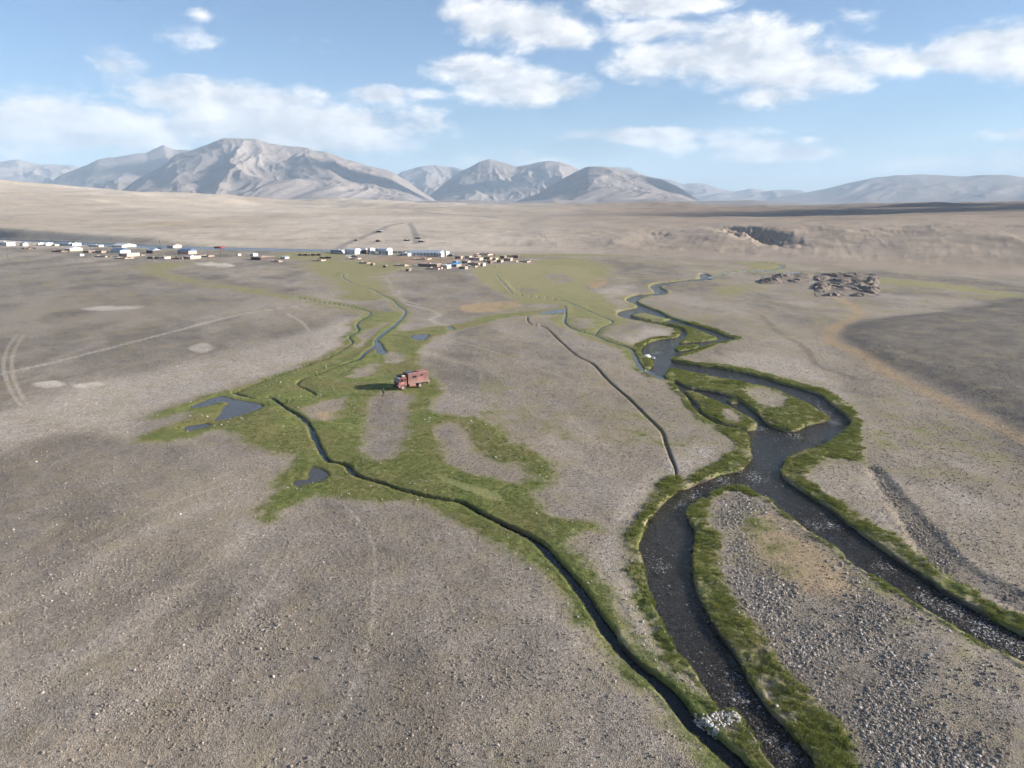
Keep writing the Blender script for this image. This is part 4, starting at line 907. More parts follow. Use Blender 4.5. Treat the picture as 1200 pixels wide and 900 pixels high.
for s in (-1, 1):
    part('headlight', lambda b: cyl(b, (3.72, s*.82, 1.2), (1, 0, 0), .13, .06, 16), lampm, cab)
    part('indicator', lambda b: bx(b, 3.62, 3.72, s*1.08-.06, s*1.08+.06, 1.15, 1.32, .01), plain('indicator_orange', (.7, .22, .03)), cab)
    def door(b):
        y0, y1 = (1.165, 1.19) if s > 0 else (-1.19, -1.165)
        bx(b, 2.22, 3.12, y0, y1, 1.34, 1.86, .008)
    dr = part('door', door, redlt if s > 0 else red, cab)
    part('handle', lambda b: bx(b, 2.30, 2.46, s*1.19-.02, s*1.19+.03, 1.70, 1.74), blk, dr)
    def swin(b):
        y0, y1 = (1.172, 1.186) if s > 0 else (-1.186, -1.172)
        prism(b, [(2.42, 1.92), (2.42, 2.60), (3.10, 2.60), (3.28, 1.92)], y0, y1)
    part('side_window', swin, glass, cab)
    def swin2(b):
        y0, y1 = (1.172, 1.186) if s > 0 else (-1.186, -1.172)
        bx(b, 1.80, 2.22, y0, y1, 2.05, 2.52, .004)
    part('side_window', swin2, glass, cab)
    part('mirror', lambda b: (bx(b, 3.42, 3.50, s*1.42-.10, s*1.42+.10, 1.98, 2.42, .02), bx(b, 3.44, 3.47, min(s*1.15, s*1.36), max(s*1.15, s*1.36), 2.36, 2.39)), blk, cab)
    def fend(b):
        pr = [(FX+.62*math.cos(a), .52+.64*math.sin(a)) for a in np.linspace(-.15, math.pi+.15, 13)]
        pi = [(FX+.54*math.cos(a), .52+.56*math.sin(a)) for a in np.linspace(math.pi+.15, -.15, 13)]
        prism(b, pr+pi, s*1.02 if s > 0 else -1.26, 1.26 if s > 0 else -1.02)
    part('fender', fend, redlt, cab)
    def fend2(b):
        pr = [(RX+.66*math.cos(a), .52+.68*math.sin(a)) for a in np.linspace(.2, math.pi-.2, 11)]
        pi = [(RX+.60*math.cos(a), .52+.62*math.sin(a)) for a in np.linspace(math.pi-.2, .2, 11)]
        prism(b, pr+pi, .78 if s > 0 else -1.2, 1.2 if s > 0 else -.78)
    part('mudguard', fend2, blk, truck)
    for ax in (FX, RX):
        def tyre(b):
            prof = [(.30, -.15), (.46, -.17), (.525, -.13), (.54, -.06), (.54, .06), (.525, .13), (.46, .17), (.30, .15)]
            seg = 28; rows = []
            for k in range(seg):
                a = 6.28318*k/seg; rr_ = 1+(.012 if k % 2 else 0)
                rows.append([b.verts.new((q*rr_*math.cos(a), w, q*rr_*math.sin(a))) for q, w in prof])
            for k in range(seg):
                A, B = rows[k], rows[(k+1) % seg]
                for i in range(len(prof)): b.faces.new((A[i], A[(i+1) % len(prof)], B[(i+1) % len(prof)], B[i]))
        wh = bpy.data.objects.new('wheel', None); COL.objects.link(wh); wh.parent = truck; wh.location = (ax, s*1.0, .54)
        part('tyre', tyre, rub, wh, True)
        part('rim', lambda b: (cyl(b, (0, s*.05, 0), (0, 1, 0), .305, .16, 24), cyl(b, (0, s*.12, 0), (0, 1, 0), .12, .12, 14), cyl(b, (0, s*.145, 0), (0, 1, 0), .24, .02, 18)), rimm, wh)
part('roof_rack', lambda b: (bx(b, 1.75, 3.2, -1.05, -.99, 3.06, 3.12), bx(b, 1.75, 3.2, .99, 1.05, 3.06, 3.12), bx(b, 1.75, 1.81, -1.05, 1.05, 3.06, 3.12), bx(b, 3.14, 3.2, -1.05, 1.05, 3.06, 3.12), bx(b, 1.8, 3.1, -.95, .3, 2.96, 3.10, .03),
     *[bx(b, px_, px_+.05, py_-.03, py_+.03, 2.88, 3.08) for px_ in (1.85, 2.5, 3.0) for py_ in (-1.0, 1.0)]), blk, cab)
part('roof_box', lambda b: bx(b, 1.85, 2.55, .35, .95, 2.95, 3.22, .04), cream, cab)
part('sun_visor', lambda b: slant(b, 3.40, 2.72, 3.30, 2.86, -1.08, 1.08, .16), cream, cab)
box = part('box_body', lambda b: bx(b, -3.75, 1.32, -1.225, 1.225, 1.16, 3.52, .06), redbox, truck)
part('roof', lambda b: bx(b, -3.72, 1.28, -1.19, 1.19, 3.522, 3.57, .015), roofm, box)
part('roof_hatch', lambda b: bx(b, -1.2, -.4, -.45, .45, 3.572, 3.70, .03), blk, box)
part('solar_panel', lambda b: bx(b, -.1, 1.1, -1.0, .95, 3.572, 3.61, .005), plain('solar_panel', (.05, .045, .06), .25, .5, .1), box)
part('roof_box', lambda b: bx(b, -3.5, -1.5, -1.0, 1.0, 3.572, 3.66, .02), redlt, box)
def bwin(x0, x1, z0, z1):
    f = part('window', lambda b: bx(b, x0-.05, x1+.05, 1.225, 1.25, z0-.05, z1+.05, .008), blk, box)
    part('pane', lambda b: bx(b, x0, x1, 1.250, 1.258, z0, z1), glass, f)
bwin(-.72, .22, 2.52, 2.92); bwin(-2.35, -1.75, 2.80, 3.02)
dr = part('door', lambda b: bx(b, -3.55, -2.75, 1.226, 1.246, 1.25, 3.05, .006), redbox, box)
part('handle', lambda b: bx(b, -2.88, -2.82, 1.246, 1.29, 2.0, 2.2), blk, dr)
for k in range(5):     # pale wavy stripes along the side
    def stripe(b):
        n = 18; top = []; bot = []
        for i in range(n):
            x_ = -2.65+1.9*i/(n-1); w = .055*math.sin(math.pi*i/(n-1))+.006; zc = 1.62+.20*k+.05*math.sin(3.2*x_+k*.6)+.10*(x_+1.7)*.6
            top.append((x_, zc+w)); bot.append((x_, zc-w))
        prism(b, top+bot[::-1], 1.2265, 1.2335)
    part('stripe', stripe, redlt, box)
for x0, x1 in ((-.55, .15), (.22, .95)):
    lk = part('side_locker', lambda b: bx(b, x0, x1, .62, 1.20, .62, 1.12, .02), redlt, truck)
    part('handle', lambda b: bx(b, (x0+x1)/2-.08, (x0+x1)/2+.08, 1.2, 1.225, .86, .90), blk, lk)
part('fuel_tank', lambda b: cyl(b, (.3, -.85, .82), (1, 0, 0), .30, 1.4, 20), plain('tank_metal', (.4, .4, .4), .4, .5, .1, metal=.7), truck)
part('rear_panel', lambda b: bx(b, -3.78, -3.752, -1.15, 1.15, 1.2, 3.4, .008), redlt, box)
part('spare_wheel', lambda b: (cyl(b, (-3.93, -.25, 2.0), (1, 0, 0), .5, .28, 26), cyl(b, (-4.08, -.25, 2.0), (1, 0, 0), .28, .04, 20)), rub, truck)
part('rear_bumper', lambda b: bx(b, -3.9, -3.66, -1.15, 1.15, .62, .88, .03), redlt, truck)
for s in (-1, 1): part('tail_light', lambda b: bx(b, -3.94, -3.902, s*.95-.14, s*.95+.14, .70, .82, .008), plain('tail_red', (.45, .02, .02), .3), truck)
part('tail_step', lambda b: bx(b, -4.25, -3.92, .45, .95, 1.12, 1.18, .01), cream, truck)
part('air_intake', lambda b: (cyl(b, (1.48, -.9, 2.0), (0, 0, 1), .11, 1.9, 14), cyl(b, (1.48, -.9, 3.02), (0, 0, 1), .17, .2, 14)), blk, truck)

# ------------------------------------------------------------------ the person in front of the truck
def person():
    x0, y0 = G(449.3, 464.6); z0 = ground_z(x0, y0)
    J = {'pel': (0, 0, .95, .135), 'waist': (0, .01, 1.10, .13), 'chest': (0, .02, 1.32, .155), 'neck': (0, .01, 1.50, .06), 'hd': (0, -.015, 1.60, .085), 'top': (0, -.01, 1.72, .075),
         'shl': (-.17, .02, 1.42, .07), 'ell': (-.25, .05, 1.16, .050), 'wrl': (-.20, -.08, .98, .038), 'hal': (-.17, -.14, .95, .036),
         'shr': (.17, .02, 1.42, .07), 'elr': (.26, .06, 1.16, .050), 'wrr': (.24, -.02, .93, .038), 'har': (.23, -.05, .85, .036),
         'hpl': (-.09, 0, .88, .10), 'knl': (-.11, -.03, .50, .07), 'anl': (-.12, .02, .10, .05), 'tol': (-.13, -.13, .045, .045),
         'hpr': (.09, 0, .88, .10), 'knr': (.12, .0, .50, .07), 'anr': (.14, .06, .10, .05), 'tor': (.16, -.09, .045, .045)}
    E = [('pel', 'waist'), ('waist', 'chest'), ('chest', 'neck'), ('neck', 'hd'), ('hd', 'top'), ('chest', 'shl'), ('shl', 'ell'), ('ell', 'wrl'), ('wrl', 'hal'), ('chest', 'shr'), ('shr', 'elr'), ('elr', 'wrr'), ('wrr', 'har'),
         ('pel', 'hpl'), ('hpl', 'knl'), ('knl', 'anl'), ('anl', 'tol'), ('pel', 'hpr'), ('hpr', 'knr'), ('knr', 'anr'), ('anr', 'tor')]
    for s, h in ((-1, 'hal'), (1, 'har')):        # five fingers
        hx, hy, hz_, _ = J[h]
        for k, (dx, ln) in enumerate(((-.03, .075), (-.01, .085), (.01, .08), (.03, .065))):
            J[f'{h}f{k}a'] = (hx+dx*.6, hy-.02, hz_-.05, .011); J[f'{h}f{k}b'] = (hx+dx, hy-.045, hz_-.05-ln*.8, .008)
            E += [(h, f'{h}f{k}a'), (f'{h}f{k}a', f'{h}f{k}b')]
        J[f'{h}ta'] = (hx-s*.045, hy-.03, hz_-.01, .012); J[f'{h}tb'] = (hx-s*.06, hy-.06, hz_-.04, .010)
        E += [(h, f'{h}ta'), (f'{h}ta', f'{h}tb')]
    keys = list(J); me = bpy.data.meshes.new('person')
    me.from_pydata([J[k][:3] for k in keys], [(keys.index(a), keys.index(b)) for a, b in E], [])
    tmp = bpy.data.objects.new('person_skeleton', me); COL.objects.link(tmp)
    sk = tmp.modifiers.new('skin', 'SKIN')
    for i, k in enumerate(keys):
        me.skin_vertices[0].data[i].radius = (J[k][3], J[k][3]); me.skin_vertices[0].data[i].use_root = (k == 'pel')
    ss = tmp.modifiers.new('sub', 'SUBSURF'); ss.levels = 2; ss.render_levels = 2
    dg = bpy.context.evaluated_depsgraph_get(); dg.update()
    bme = bpy.data.meshes.new_from_object(tmp.evaluated_get(dg)); bpy.data.objects.remove(tmp)
    m, t, b = new_mat('person_clothes')
    s = t.n('ShaderNodeSeparateXYZ'); t.put(s.inputs[0], t.n('ShaderNodeTexCoord').outputs['Object'])
    skin = t.math('GREATER_THAN', s.outputs[2], 1.52)
    c = t.mix(t.math('GREATER_THAN', s.outputs[2], .98), (.012, .013, .018), (.020, .022, .028))
    c = t.mix(t.math('LESS_THAN', s.outputs[2], .10), c, (.02, .018, .016)); t.put(b.inputs['Base Color'], t.mix(skin, c, (.42, .25, .18))); b.inputs['Roughness'].default_value = .85
    bme.materials.clear(); bme.materials.append(m)
    for p in bme.polygons: p.use_smooth = True
    o = bpy.data.objects.new('person', bme); COL.objects.link(o); o.location = (x0, y0, z0); o.rotation_euler = (0, 0, math.radians(20))
    o['label'] = 'person in dark jacket and trousers standing before the truck'; o['category'] = 'person'
    skm = plain('skin', (.42, .25, .18), .6); hair = plain('hair', (.015, .012, .010), .8)
    def hairf(b):
        bmesh.ops.create_uvsphere(b, u_segments=16, v_segments=10, radius=.1, matrix=Matrix.Translation((0, .005, 1.665)))
        bmesh.ops.delete(b, geom=[v for v in b.verts if v.co.y < -.045 and v.co.z < 1.69 or v.co.z < 1.60], context='VERTS')
    part('hair', hairf, hair, o, True)
    part('nose', lambda b: bmesh.ops.create_cone(b, segments=8, radius1=.016, radius2=.006, depth=.045, cap_ends=True, matrix=Matrix.Translation((0, -.105, 1.625))), skm, o)
    part('mouth', lambda b: bx(b, -.022, .022, -.100, -.092, 1.578, 1.586), plain('lips', (.3, .12, .1)), o)
    for s_ in (-1, 1):
        part('eye', lambda b: bmesh.ops.create_uvsphere(b, u_segments=8, v_segments=6, radius=.011, matrix=Matrix.Translation((s_*.032, -.092, 1.645))), hair, o)
        part('ear', lambda b: bmesh.ops.create_uvsphere(b, u_segments=8, v_segments=6, radius=.022, matrix=Matrix.Translation((s_*.088, 0, 1.635)) @ Matrix.Diagonal((.4, .8, 1.3, 1))), skm, o)
person()

# ------------------------------------------------------------------ stone weirs and the pale rock at the river
weir_m = [stone_mesh(70+k, SMW, 2, .75) for k in range(6)]
def weir(label, line, width, n, smin, smax, seed):
    r_ = random.Random(seed); P = [Vector(G(*p)) for p in line]
    c = sum(P, Vector((0, 0)))/len(P)
    root = thing('stone_weir', label, 'weir', (c.x, c.y, WL_R))
    for k in range(n):
        t_ = r_.random()*(len(P)-1); i = int(t_); f = t_-i; q = P[i].lerp(P[i+1], f)
        nd = (P[i+1]-P[i]).normalized(); nd = Vector((-nd.y, nd.x)); q = q + nd*r_.uniform(-1, 1)*width
        s = r_.uniform(smin, smax); zt = max(ground_z(q.x, q.y), WL_R-.12)
        o = bpy.data.objects.new('stone', weir_m[r_.randrange(6)]); COL.objects.link(o); o.parent = root
        o.location = (q.x-c.x, q.y-c.y, zt+s*.12*r_.uniform(.2, 1.6)-WL_R); o.scale = (s, s, s); o.rotation_euler = (r_.uniform(-.5, .5), r_.uniform(-.5, .5), r_.uniform(0, 6.28))
weir('heap of whitish cobbles damming the near bend where the ditch meets the river', [(812, 836), (825, 848), (842, 858)], .28, 50, .14, .34, 1)
weir('wide band of whitish cobbles between two grass strips beside the river', [(826, 846), (845, 843), (858, 836), (866, 848)], .8, 150, .12, .34, 2)
weir('row of pale stones where the small stream joins the river', [(752, 431), (760, 435), (768, 440), (776, 443)], .25, 34, .28, .5, 3)
def rock(label, px, py, sx, sy, sz, seed, mat):
    x_, y_ = G(px, py); bm = bmesh.new(); bmesh.ops.create_icosphere(bm, subdivisions=4, radius=1)
    r_ = random.Random(seed); planes = [(Vector((r_.gauss(0, 1), r_.gauss(0, 1), r_.gauss(0, .8))).normalized(), r_.uniform(.5, .85)) for _ in range(16)]
    for v in bm.verts:
        d = v.co.normalized(); k = 1.0
        for n_, c_ in planes:
            q = d.dot(n_)
            if q > .05: k = min(k, c_/q)
        v.co = Vector((d.x*k*sx, d.y*k*sy, d.z*k*sz))
    o = mesh_from(bm, 'rock', mat, None, (x_, y_, max(ground_z(x_, y_), WL_R)+sz*.25)); o['label'] = label; o['category'] = 'rock'; o.rotation_euler = (0, 0, r_.uniform(-.4, .4))
whitem = plain('white_rock', (.66, .65, .62), .85, .2, .12, 1.5)
rock('large white rock slab at the edge of the far river pool', 758, 416.5, 1.35, 1.5, .55, 4, whitem)
rock('smaller white rock slab beside the large one at the river pool', 765.5, 418.5, .75, 1.2, .4, 6, whitem)

# ------------------------------------------------------------------ dug earth ruins on the right plain
earth = plain('earth', (.185, .155, .13), .95, .1, .3, .25)
def earthwork(label, x0, x1, y0, y1, fn, nx, ny):
    """heap of earth: fn(u, v) height over its footprint, u and v from 0 to 1"""
    u, v = np.meshgrid(np.linspace(0, 1, nx), np.linspace(0, 1, ny))
    gg = gnd(np.stack([x0+(x1-x0)*u, y1+(y0-y1)*v], -1)); xx, yy = gg[..., 0], gg[..., 1]
    xl, xr = float(xx.min()), float(xx.max()); c_ = float(yy.mean())
    b = np.clip(np.minimum(np.minimum(u, 1-u)*nx/5, np.minimum(v, 1-v)*ny/5), 0, 1)
    zz = fn(u, v, xx, yy)*b*.62 - .12*(1-b)
    cx_0 = (xl+xr)/2
    gz = np.array([ground_z(a, c) for a, c in zip(xx.ravel()[::1], yy.ravel())]).reshape(xx.shape)
    co = np.stack([xx-cx_0, yy-c_, zz+gz], -1).reshape(-1, 3)
    I, J = np.meshgrid(np.arange(ny-1), np.arange(nx-1), indexing='ij')
    q = np.stack([I*nx+J, I*nx+J+1, (I+1)*nx+J+1, (I+1)*nx+J], -1).reshape(-1, 4)
    me = bpy.data.meshes.new('earth_ruin'); me.from_pydata(co.tolist(), [], q.tolist()); me.materials.append(earth)
    o = link('earth_ruin', me); o.location = (cx_0, c_, 0); o['label'] = label; o['category'] = 'ruin'
def blob(u, v, cu, cv, su, sv): return np.exp(-((u-cu)/su)**2-((v-cv)/sv)**2)
def heaps(lst, seed, amp, walls=0.0):
    def f(u, v, x_, y_):
        h = 0
        for cu, cv, su, sv, a in lst: h = h + a*np.clip(1.5*blob(u, v, cu, cv, su, sv)-.2, 0, 1.1)
        rg = fbm(x_/4, y_/11, 4, seed+4, ridged=True, gain=.6)
        z0_ = np.clip(h, 0, 2.2)*(.55+1.5*np.clip(rg+.25, 0, .8)) + amp*np.clip(rg, 0, 1)*np.clip(h*2, 0, 1)
        if walls:            # stumps of crumbled mud walls
            n_ = np.abs(fbm(x_/9, y_/26, 2, seed+8)); m_ = np.clip(h*3+.5*blob(u, v, .5, .5, .5, .5), 0, 1)
            z0_ = np.maximum(z0_, walls*m_*np.clip(1.3-n_*22, 0, 1)*(.6+.9*np.clip(rg+.4, 0, 1)))
        return np.maximum(z0_, 0)
    return f
earthwork('low dark earth heaps left of the ruined mud enclosure', 889, 951, 319, 333, heaps([(.24, .22, .22, .2, 1.9), (.47, .62, .16, .16, 1.5), (.68, .25, .2, .14, 1.0), (.80, .70, .18, .2, .9)], 5, .8), 110, 70)
earthwork('ruined mud enclosure of crumbling earth walls on the right plain', 953, 1033, 318, 349,
          heaps([(.12, .40, .10, .16, 1.60), (.10, .75, .10, .08, 1.00), (.36, .86, .16, .06, 1.30), (.66, .84, .2, .05, 1.20), (.88, .62, .07, .2, 1.30), (.45, .62, .14, .07, 1.40), (.64, .50, .12, .07, 1.30), (.86, .30, .09, .14, 1.40), (.50, .34, .14, .05, 1.10), (.30, .10, .07, .05, 1.30), (.72, .10, .14, .05, 1.40)], 9, .8, 1.7), 180, 130)
# ------------------------------------------------------------------ the village
WALLC = {'white': (.60, .59, .57), 'cream': (.58, .52, .43), 'mud': (.33, .265, .215), 'pink': (.46, .345, .29), 'grey': (.42, .42, .43), 'dark': (.09, .075, .07), 'bluegrey': (.38, .42, .47), 'red': (.32, .05, .045), 'brown': (.20, .15, .12), 'bluewall': (.16, .30, .46), 'green': (.22, .30, .25)}
ROOFC = {'blue': (.10, .16, .26), 'grey': (.42, .43, .45), 'white': (.52, .53, .55), 'mud': (.35, .285, .23), 'pink': (.46, .35, .295), 'dark': (.07, .06, .06), 'bluegrey': (.28, .33, .40), 'brown': (.19, .15, .125), 'red': (.30, .05, .045), 'tarp': (.12, .33, .56)}
WM = {k: plain('wall_'+k, v, .9, .15, .12, .5) for k, v in WALLC.items()}
RM = {k: plain('roof_'+k, v, .7, .25, .12, .4) for k, v in ROOFC.items()}
wing = plain('window_glass', (.03, .035, .045), .2, .5, .1); wfr = plain('window_frame', (.5, .52, .52)); drm = plain('door_wood', (.14, .09, .07))
def house(label, x0, xm, x1, yb, hp, wall, roof, kind='flat', nwin=2, cat='house', name='house', th=24, door=True, group=None):
    """long side x0..xm and end wall xm..x1 (photograph columns), near corner standing at row yb, wall height hp pixels"""
    X0, Y0 = GT(xm, yb) if yb < 293 else G(xm, yb); s = math.hypot(Y0, H_CAM)/FPX
    th = math.radians(th)
    L = max(2.0, (xm-x0)*s/math.cos(th)); W = max(2.4, (x1-xm)*s/math.sin(th)) if x1 > xm else 5.0
    W = min(W, 16.0); Hh = max(1.3, hp*s*.84)
    root = thing(name, label, cat, (X0, Y0, min(ground_z(X0, Y0), ground_z(X0-L*.7, Y0+L*.3))-.05), -th, group)
    # local: x runs left along the long side (negative), y away from the camera; near corner at the origin
    if kind in ('yard', 'open'):        # roofless: four crumbling walls round a yard
        def ring(b):
            r_ = random.Random(int(x0*7+yb)); tk = .5
            for (ax, ay, bx_, by_) in ((-L, 0, 0, 0), (0, 0, 0, W), (-L, W, 0, W), (-L, 0, -L, W)):
                n = max(2, int(math.hypot(bx_-ax, by_-ay)/2.2))
                for k in range(n):
                    if r_.random() < .12: continue
                    hh = Hh*r_.uniform(.55, 1.0); fx, gx_ = k/n, (k+.997)/n
                    if ay == by_: bx(b, ax+(bx_-ax)*fx, ax+(bx_-ax)*gx_, ay+(.003 if ay == 0 else -tk), ay+(tk if ay == 0 else -.003), 0, hh)
                    else: bx(b, ax-(tk if ax == 0 else 0), ax+(0 if ax == 0 else tk), tk+.01+(W-2*tk-.02)*fx, tk+.01+(W-2*tk-.02)*gx_, 0, hh)
        part('wall', ring, WM[wall], root); nwin = 0; door = False
    else: part('wall', lambda b: bx(b, -L, 0, 0, W, 0, Hh), WM[wall], root)
    if kind == 'gable':
        part('roof', lambda b: (lambda pr: [b.faces.new(f) for f in pr])(gable(b, L, W, Hh, min(1.6, W*.28))), RM[roof], root)
    elif kind == 'shed':
        part('roof', lambda b: prism_x(b, [(-.25, Hh+.02), (W+.25, Hh+.55), (W+.25, Hh+.68), (-.25, Hh+.15)], -L-.2, .2), RM[roof], root)
    elif kind == 'dome':
        part('roof', lambda b: prism_x(b, [(W*.5-W*.54*math.cos(a), Hh+.02+W*.26*math.sin(a)) for a in np.linspace(0, math.pi, 12)], -L-.15, .15), RM[roof], root)
    elif kind == 'flat':
        part('roof', lambda b: (bx(b, -L-.18, .18, -.18, W+.18, Hh+.003, Hh+.20), bx(b, -L*.6, -L*.45, W*.4, W*.6, Hh+.2, Hh+.65)), RM[roof], root)
    elif kind == 'open':
        pass
    for k in range(nwin):
        cx = -L*(k+.5)/nwin if not door else -L*(k+.4)/(nwin+.3)
        ww = min(.55, L/(nwin*3.2)); z0, z1 = Hh*.40, Hh*.76
        f = part('window', lambda b: bx(b, cx-ww-.06, cx+ww+.06, -.05, -.002, z0-.06, z1+.06), wfr, root)
        part('pane', lambda b: bx(b, cx-ww, cx+ww, -.065, -.051, z0, z1), wing, f)
    if door:
        dx = -L*.93+.2; dd = part('door', lambda b: bx(b, dx, dx+.9, -.04, -.002, .05, min(2.0, Hh*.85)), drm, root)
        part('handle', lambda b: bx(b, dx+.72, dx+.80, -.07, -.041, .95, 1.0), wfr, dd)
    return root
def gable(b, L, W, Hh, rise):
    o = .25; V = []
    for x in (-L-o, o):
        V.append([b.verts.new((x, y, z)) for y, z in ((-o, Hh-.02), (W/2, Hh+rise), (W+o, Hh-.02), (W+o, Hh-.14), (-o, Hh-.14))])
    A, B = V; n = 5
    return [A[::-1], B] + [(A[i], B[i], B[(i+1) % n], A[(i+1) % n])[::-1] for i in range(n)]
def prism_x(b, prof, x0, x1):
    a = [b.verts.new((x0, y, z)) for y, z in prof]; c = [b.verts.new((x1, y, z)) for y, z in prof]; n = len(prof)
    b.faces.new(a); b.faces.new(c[::-1])
    for i in range(n): b.faces.new((a[i], c[i], c[(i+1) % n], a[(i+1) % n]))
H = house
# far left, along the wide river
H('long white flat building at the far left edge of the settlement', -14, 8, 12, 288.5, 5, 'white', 'white', 'flat', 5)
H('small white hut with blue roof just right of the long white building', 22, 27, 29.5, 288.5, 3.4, 'white', 'bluegrey', 'gable', 1)
H('white cube hut, first of two bright cubes near the wide river', 42.5, 45, 48.5, 288, 3.6, 'white', 'white', 'flat', 1)
H('white cube hut, second of two bright cubes near the wide river', 51.5, 54, 57.5, 288, 3.6, 'white', 'white', 'flat', 1)
H('low cream shed beside the two bright cubes', 59, 64.5, 66.5, 288.4, 2, 'cream', 'mud', 'flat', 1)
H('low blue grey house with dark doorway by the wide river', 67, 80, 82.5, 288.2, 3, 'bluegrey', 'bluegrey', 'gable', 3)
H('bright white cube hut right of the blue grey house', 83, 85, 89.5, 288.3, 3.6, 'white', 'white', 'flat', 1)
H('long low white shed with pale wall behind the roofless ruins', 100, 116, 118.5, 289.5, 2.4, 'cream', 'white', 'flat', 4)
H('dark roofless mud ruin in front of the far white huts', 56.5, 72, 75, 295.5, 3, 'brown', 'mud', 'open', 2, 'ruin', 'ruin')
H('pinkish mud house with bright white gable end near the roofless ruin', 74.5, 82, 88.5, 294.5, 3.4, 'pink', 'white', 'gable', 2)
H('dark small mud hut with flat roof in the front row', 95, 104, 107.5, 296.5, 2.6, 'brown', 'mud', 'flat', 1)
H('brown mud hut beside the dark small hut', 110, 119, 122.5, 296.5, 2.6, 'mud', 'brown', 'flat', 2)
H('crumbling mud wall enclosure in the front row below the huts', 107, 123, 126, 301.5, 2.2, 'mud', 'mud', 'open', 0, 'ruin', 'ruin', door=False)
H('little white shed alone in front of the mud huts', 92.5, 94, 96, 300, 2.2, 'white', 'white', 'flat', 0, door=False)
# blue roofed houses
H('long white wall house with white roof behind the first blue roof', 127, 143, 153, 290, 2.6, 'white', 'white', 'gable', 4)
H('house with long blue metal roof and white gable, leftmost blue roof', 126, 141, 146.5, 296.5, 4.0, 'white', 'blue', 'gable', 3)
H('pink mud house with bright white end in front of the leftmost blue roof', 136.5, 149, 156, 301, 4.2, 'pink', 'white', 'flat', 3)
H('dark house with blue grey roof and white gable, middle blue roof', 169.5, 179, 183.5, 297, 4.2, 'dark', 'bluegrey', 'gable', 1)
H('pale roofed house with white end standing behind the blue roofs', 194, 203, 208, 291.5, 4.2, 'cream', 'mud', 'gable', 2)
H('pinkish house with wide blue metal roof, rightmost blue roof', 205, 221, 226, 298, 4.6, 'pink', 'blue', 'gable', 3)
H('beige mud wall yard below the middle blue roof', 181.5, 193, 196.5, 303.5, 2.8, 'cream', 'mud', 'flat', 1)
H('brown roofless mud yard between the beige yard and the white cube', 197.5, 210, 213, 304, 2.8, 'brown', 'brown', 'open', 2, 'ruin', 'ruin')
H('pale pink mud house joined to a white cube in the front row', 213, 223, 229.5, 303.6, 3.6, 'pink', 'white', 'flat', 2)
H('dark heap of a collapsed mud hut left of the beige yard', 171.5, 179, 182, 303.4, 1.9, 'dark', 'brown', 'flat', 0, 'hut', 'hut', door=False)
H('red container standing by the wide river', 249, 259.5, 261.5, 292, 2.9, 'red', 'red', 'flat', 0, 'container', 'container', door=True)
H('dark brick house with sunlit beige end alone on the plain', 292.5, 305.5, 315, 305, 4.0, 'dark', 'mud', 'flat', 2)
H('small white hut behind the dark brick house', 292.5, 297, 300, 300.5, 3.2, 'white', 'white', 'flat', 1)
H('grey low shed right of the dark brick house', 328, 334, 337, 303.3, 2.0, 'grey', 'grey', 'shed', 1)
H('yellowish narrow hut left of the dark brick house', 277.5, 279, 281, 300, 2.6, 'cream', 'mud', 'flat', 0, door=False)
for x0, lb in ((349, 'first'), (356, 'second'), (364, 'third'), (371, 'fourth')):
    H(f'dark low mud pen, {lb} of the row of four near the village edge', x0, x0+4.6, x0+6.2, 299.5, 2.2, 'dark', 'brown', 'flat', 0, 'pen', 'pen', group='row of four dark mud pens')
H('dark long mud wall below the row of four pens', 373, 386, 388.5, 303, 1.5, 'dark', 'brown', 'open', 0, 'wall', 'mud_wall', door=False)
# the main village
H('long grey building with row of dark windows at the village edge', 386, 400, 404, 297, 4.6, 'grey', 'grey', 'flat', 5)
H('large hall with rounded white roof at the foot of the road', 403, 416, 421, 298, 4.2, 'white', 'white', 'dome', 2, 'hall', 'hall')
H('dark gabled shed between the white halls', 420.5, 427, 431, 297, 5, 'dark', 'grey', 'gable', 1, 'shed', 'shed')
H('narrow white two storey block beside the dark gabled shed', 430.5, 434, 438, 297.5, 7.5, 'white', 'grey', 'flat', 2)
H('grey flat house behind the narrow white block', 437, 444, 447, 295, 4, 'grey', 'grey', 'flat', 2)
H('wide white hall with pale rounded roof left of the green wall', 442.5, 453, 458, 298, 4.8, 'white', 'white', 'dome', 3, 'hall', 'hall')
H('bright white cube against the end of the wide white hall', 453.5, 455, 458.5, 298.8, 5.6, 'white', 'white', 'flat', 1)
H('low green wall beside the long white school', 459, 474, 476, 296.5, 2.4, 'green', 'grey', 'open', 0, 'wall', 'yard_wall', door=False)
H('long white school with grey blue roof and row of windows', 478, 515, 519, 300, 4.2, 'white', 'bluegrey', 'gable', 9, 'school', 'school', th=10)
H('white flat annex left of the long school', 468, 478, 481, 300.4, 3.6, 'white', 'grey', 'flat', 3, 'annex', 'annex')
H('white block at the right end of the long school', 511, 517, 520, 301, 5.2, 'white', 'white', 'flat', 1, 'annex', 'annex')
H('white tower block next to the right end of the long school', 520, 523, 526, 300.5, 6.4, 'white', 'white', 'flat', 1, 'annex', 'annex')
H('dark shed right of the white tower block', 526, 530, 532, 300.5, 3, 'dark', 'bluegrey', 'flat', 0, 'shed', 'shed')
H('long brown mud house with pinkish roof in front of the orange field', 489, 512, 516, 313, 4.0, 'brown', 'pink', 'flat', 4)
H('pale plastered house with white wall right of the long brown house', 516, 524, 528, 315, 4.6, 'cream', 'white', 'flat', 1)
H('house under bright blue tarpaulin roof amid the mud houses', 527, 535, 540, 313, 3.4, 'mud', 'tarp', 'shed', 1)
H('small blue walled hut behind the blue tarpaulin', 530, 535, 538, 309, 3.0, 'bluewall', 'bluegrey', 'flat', 1, 'hut', 'hut')
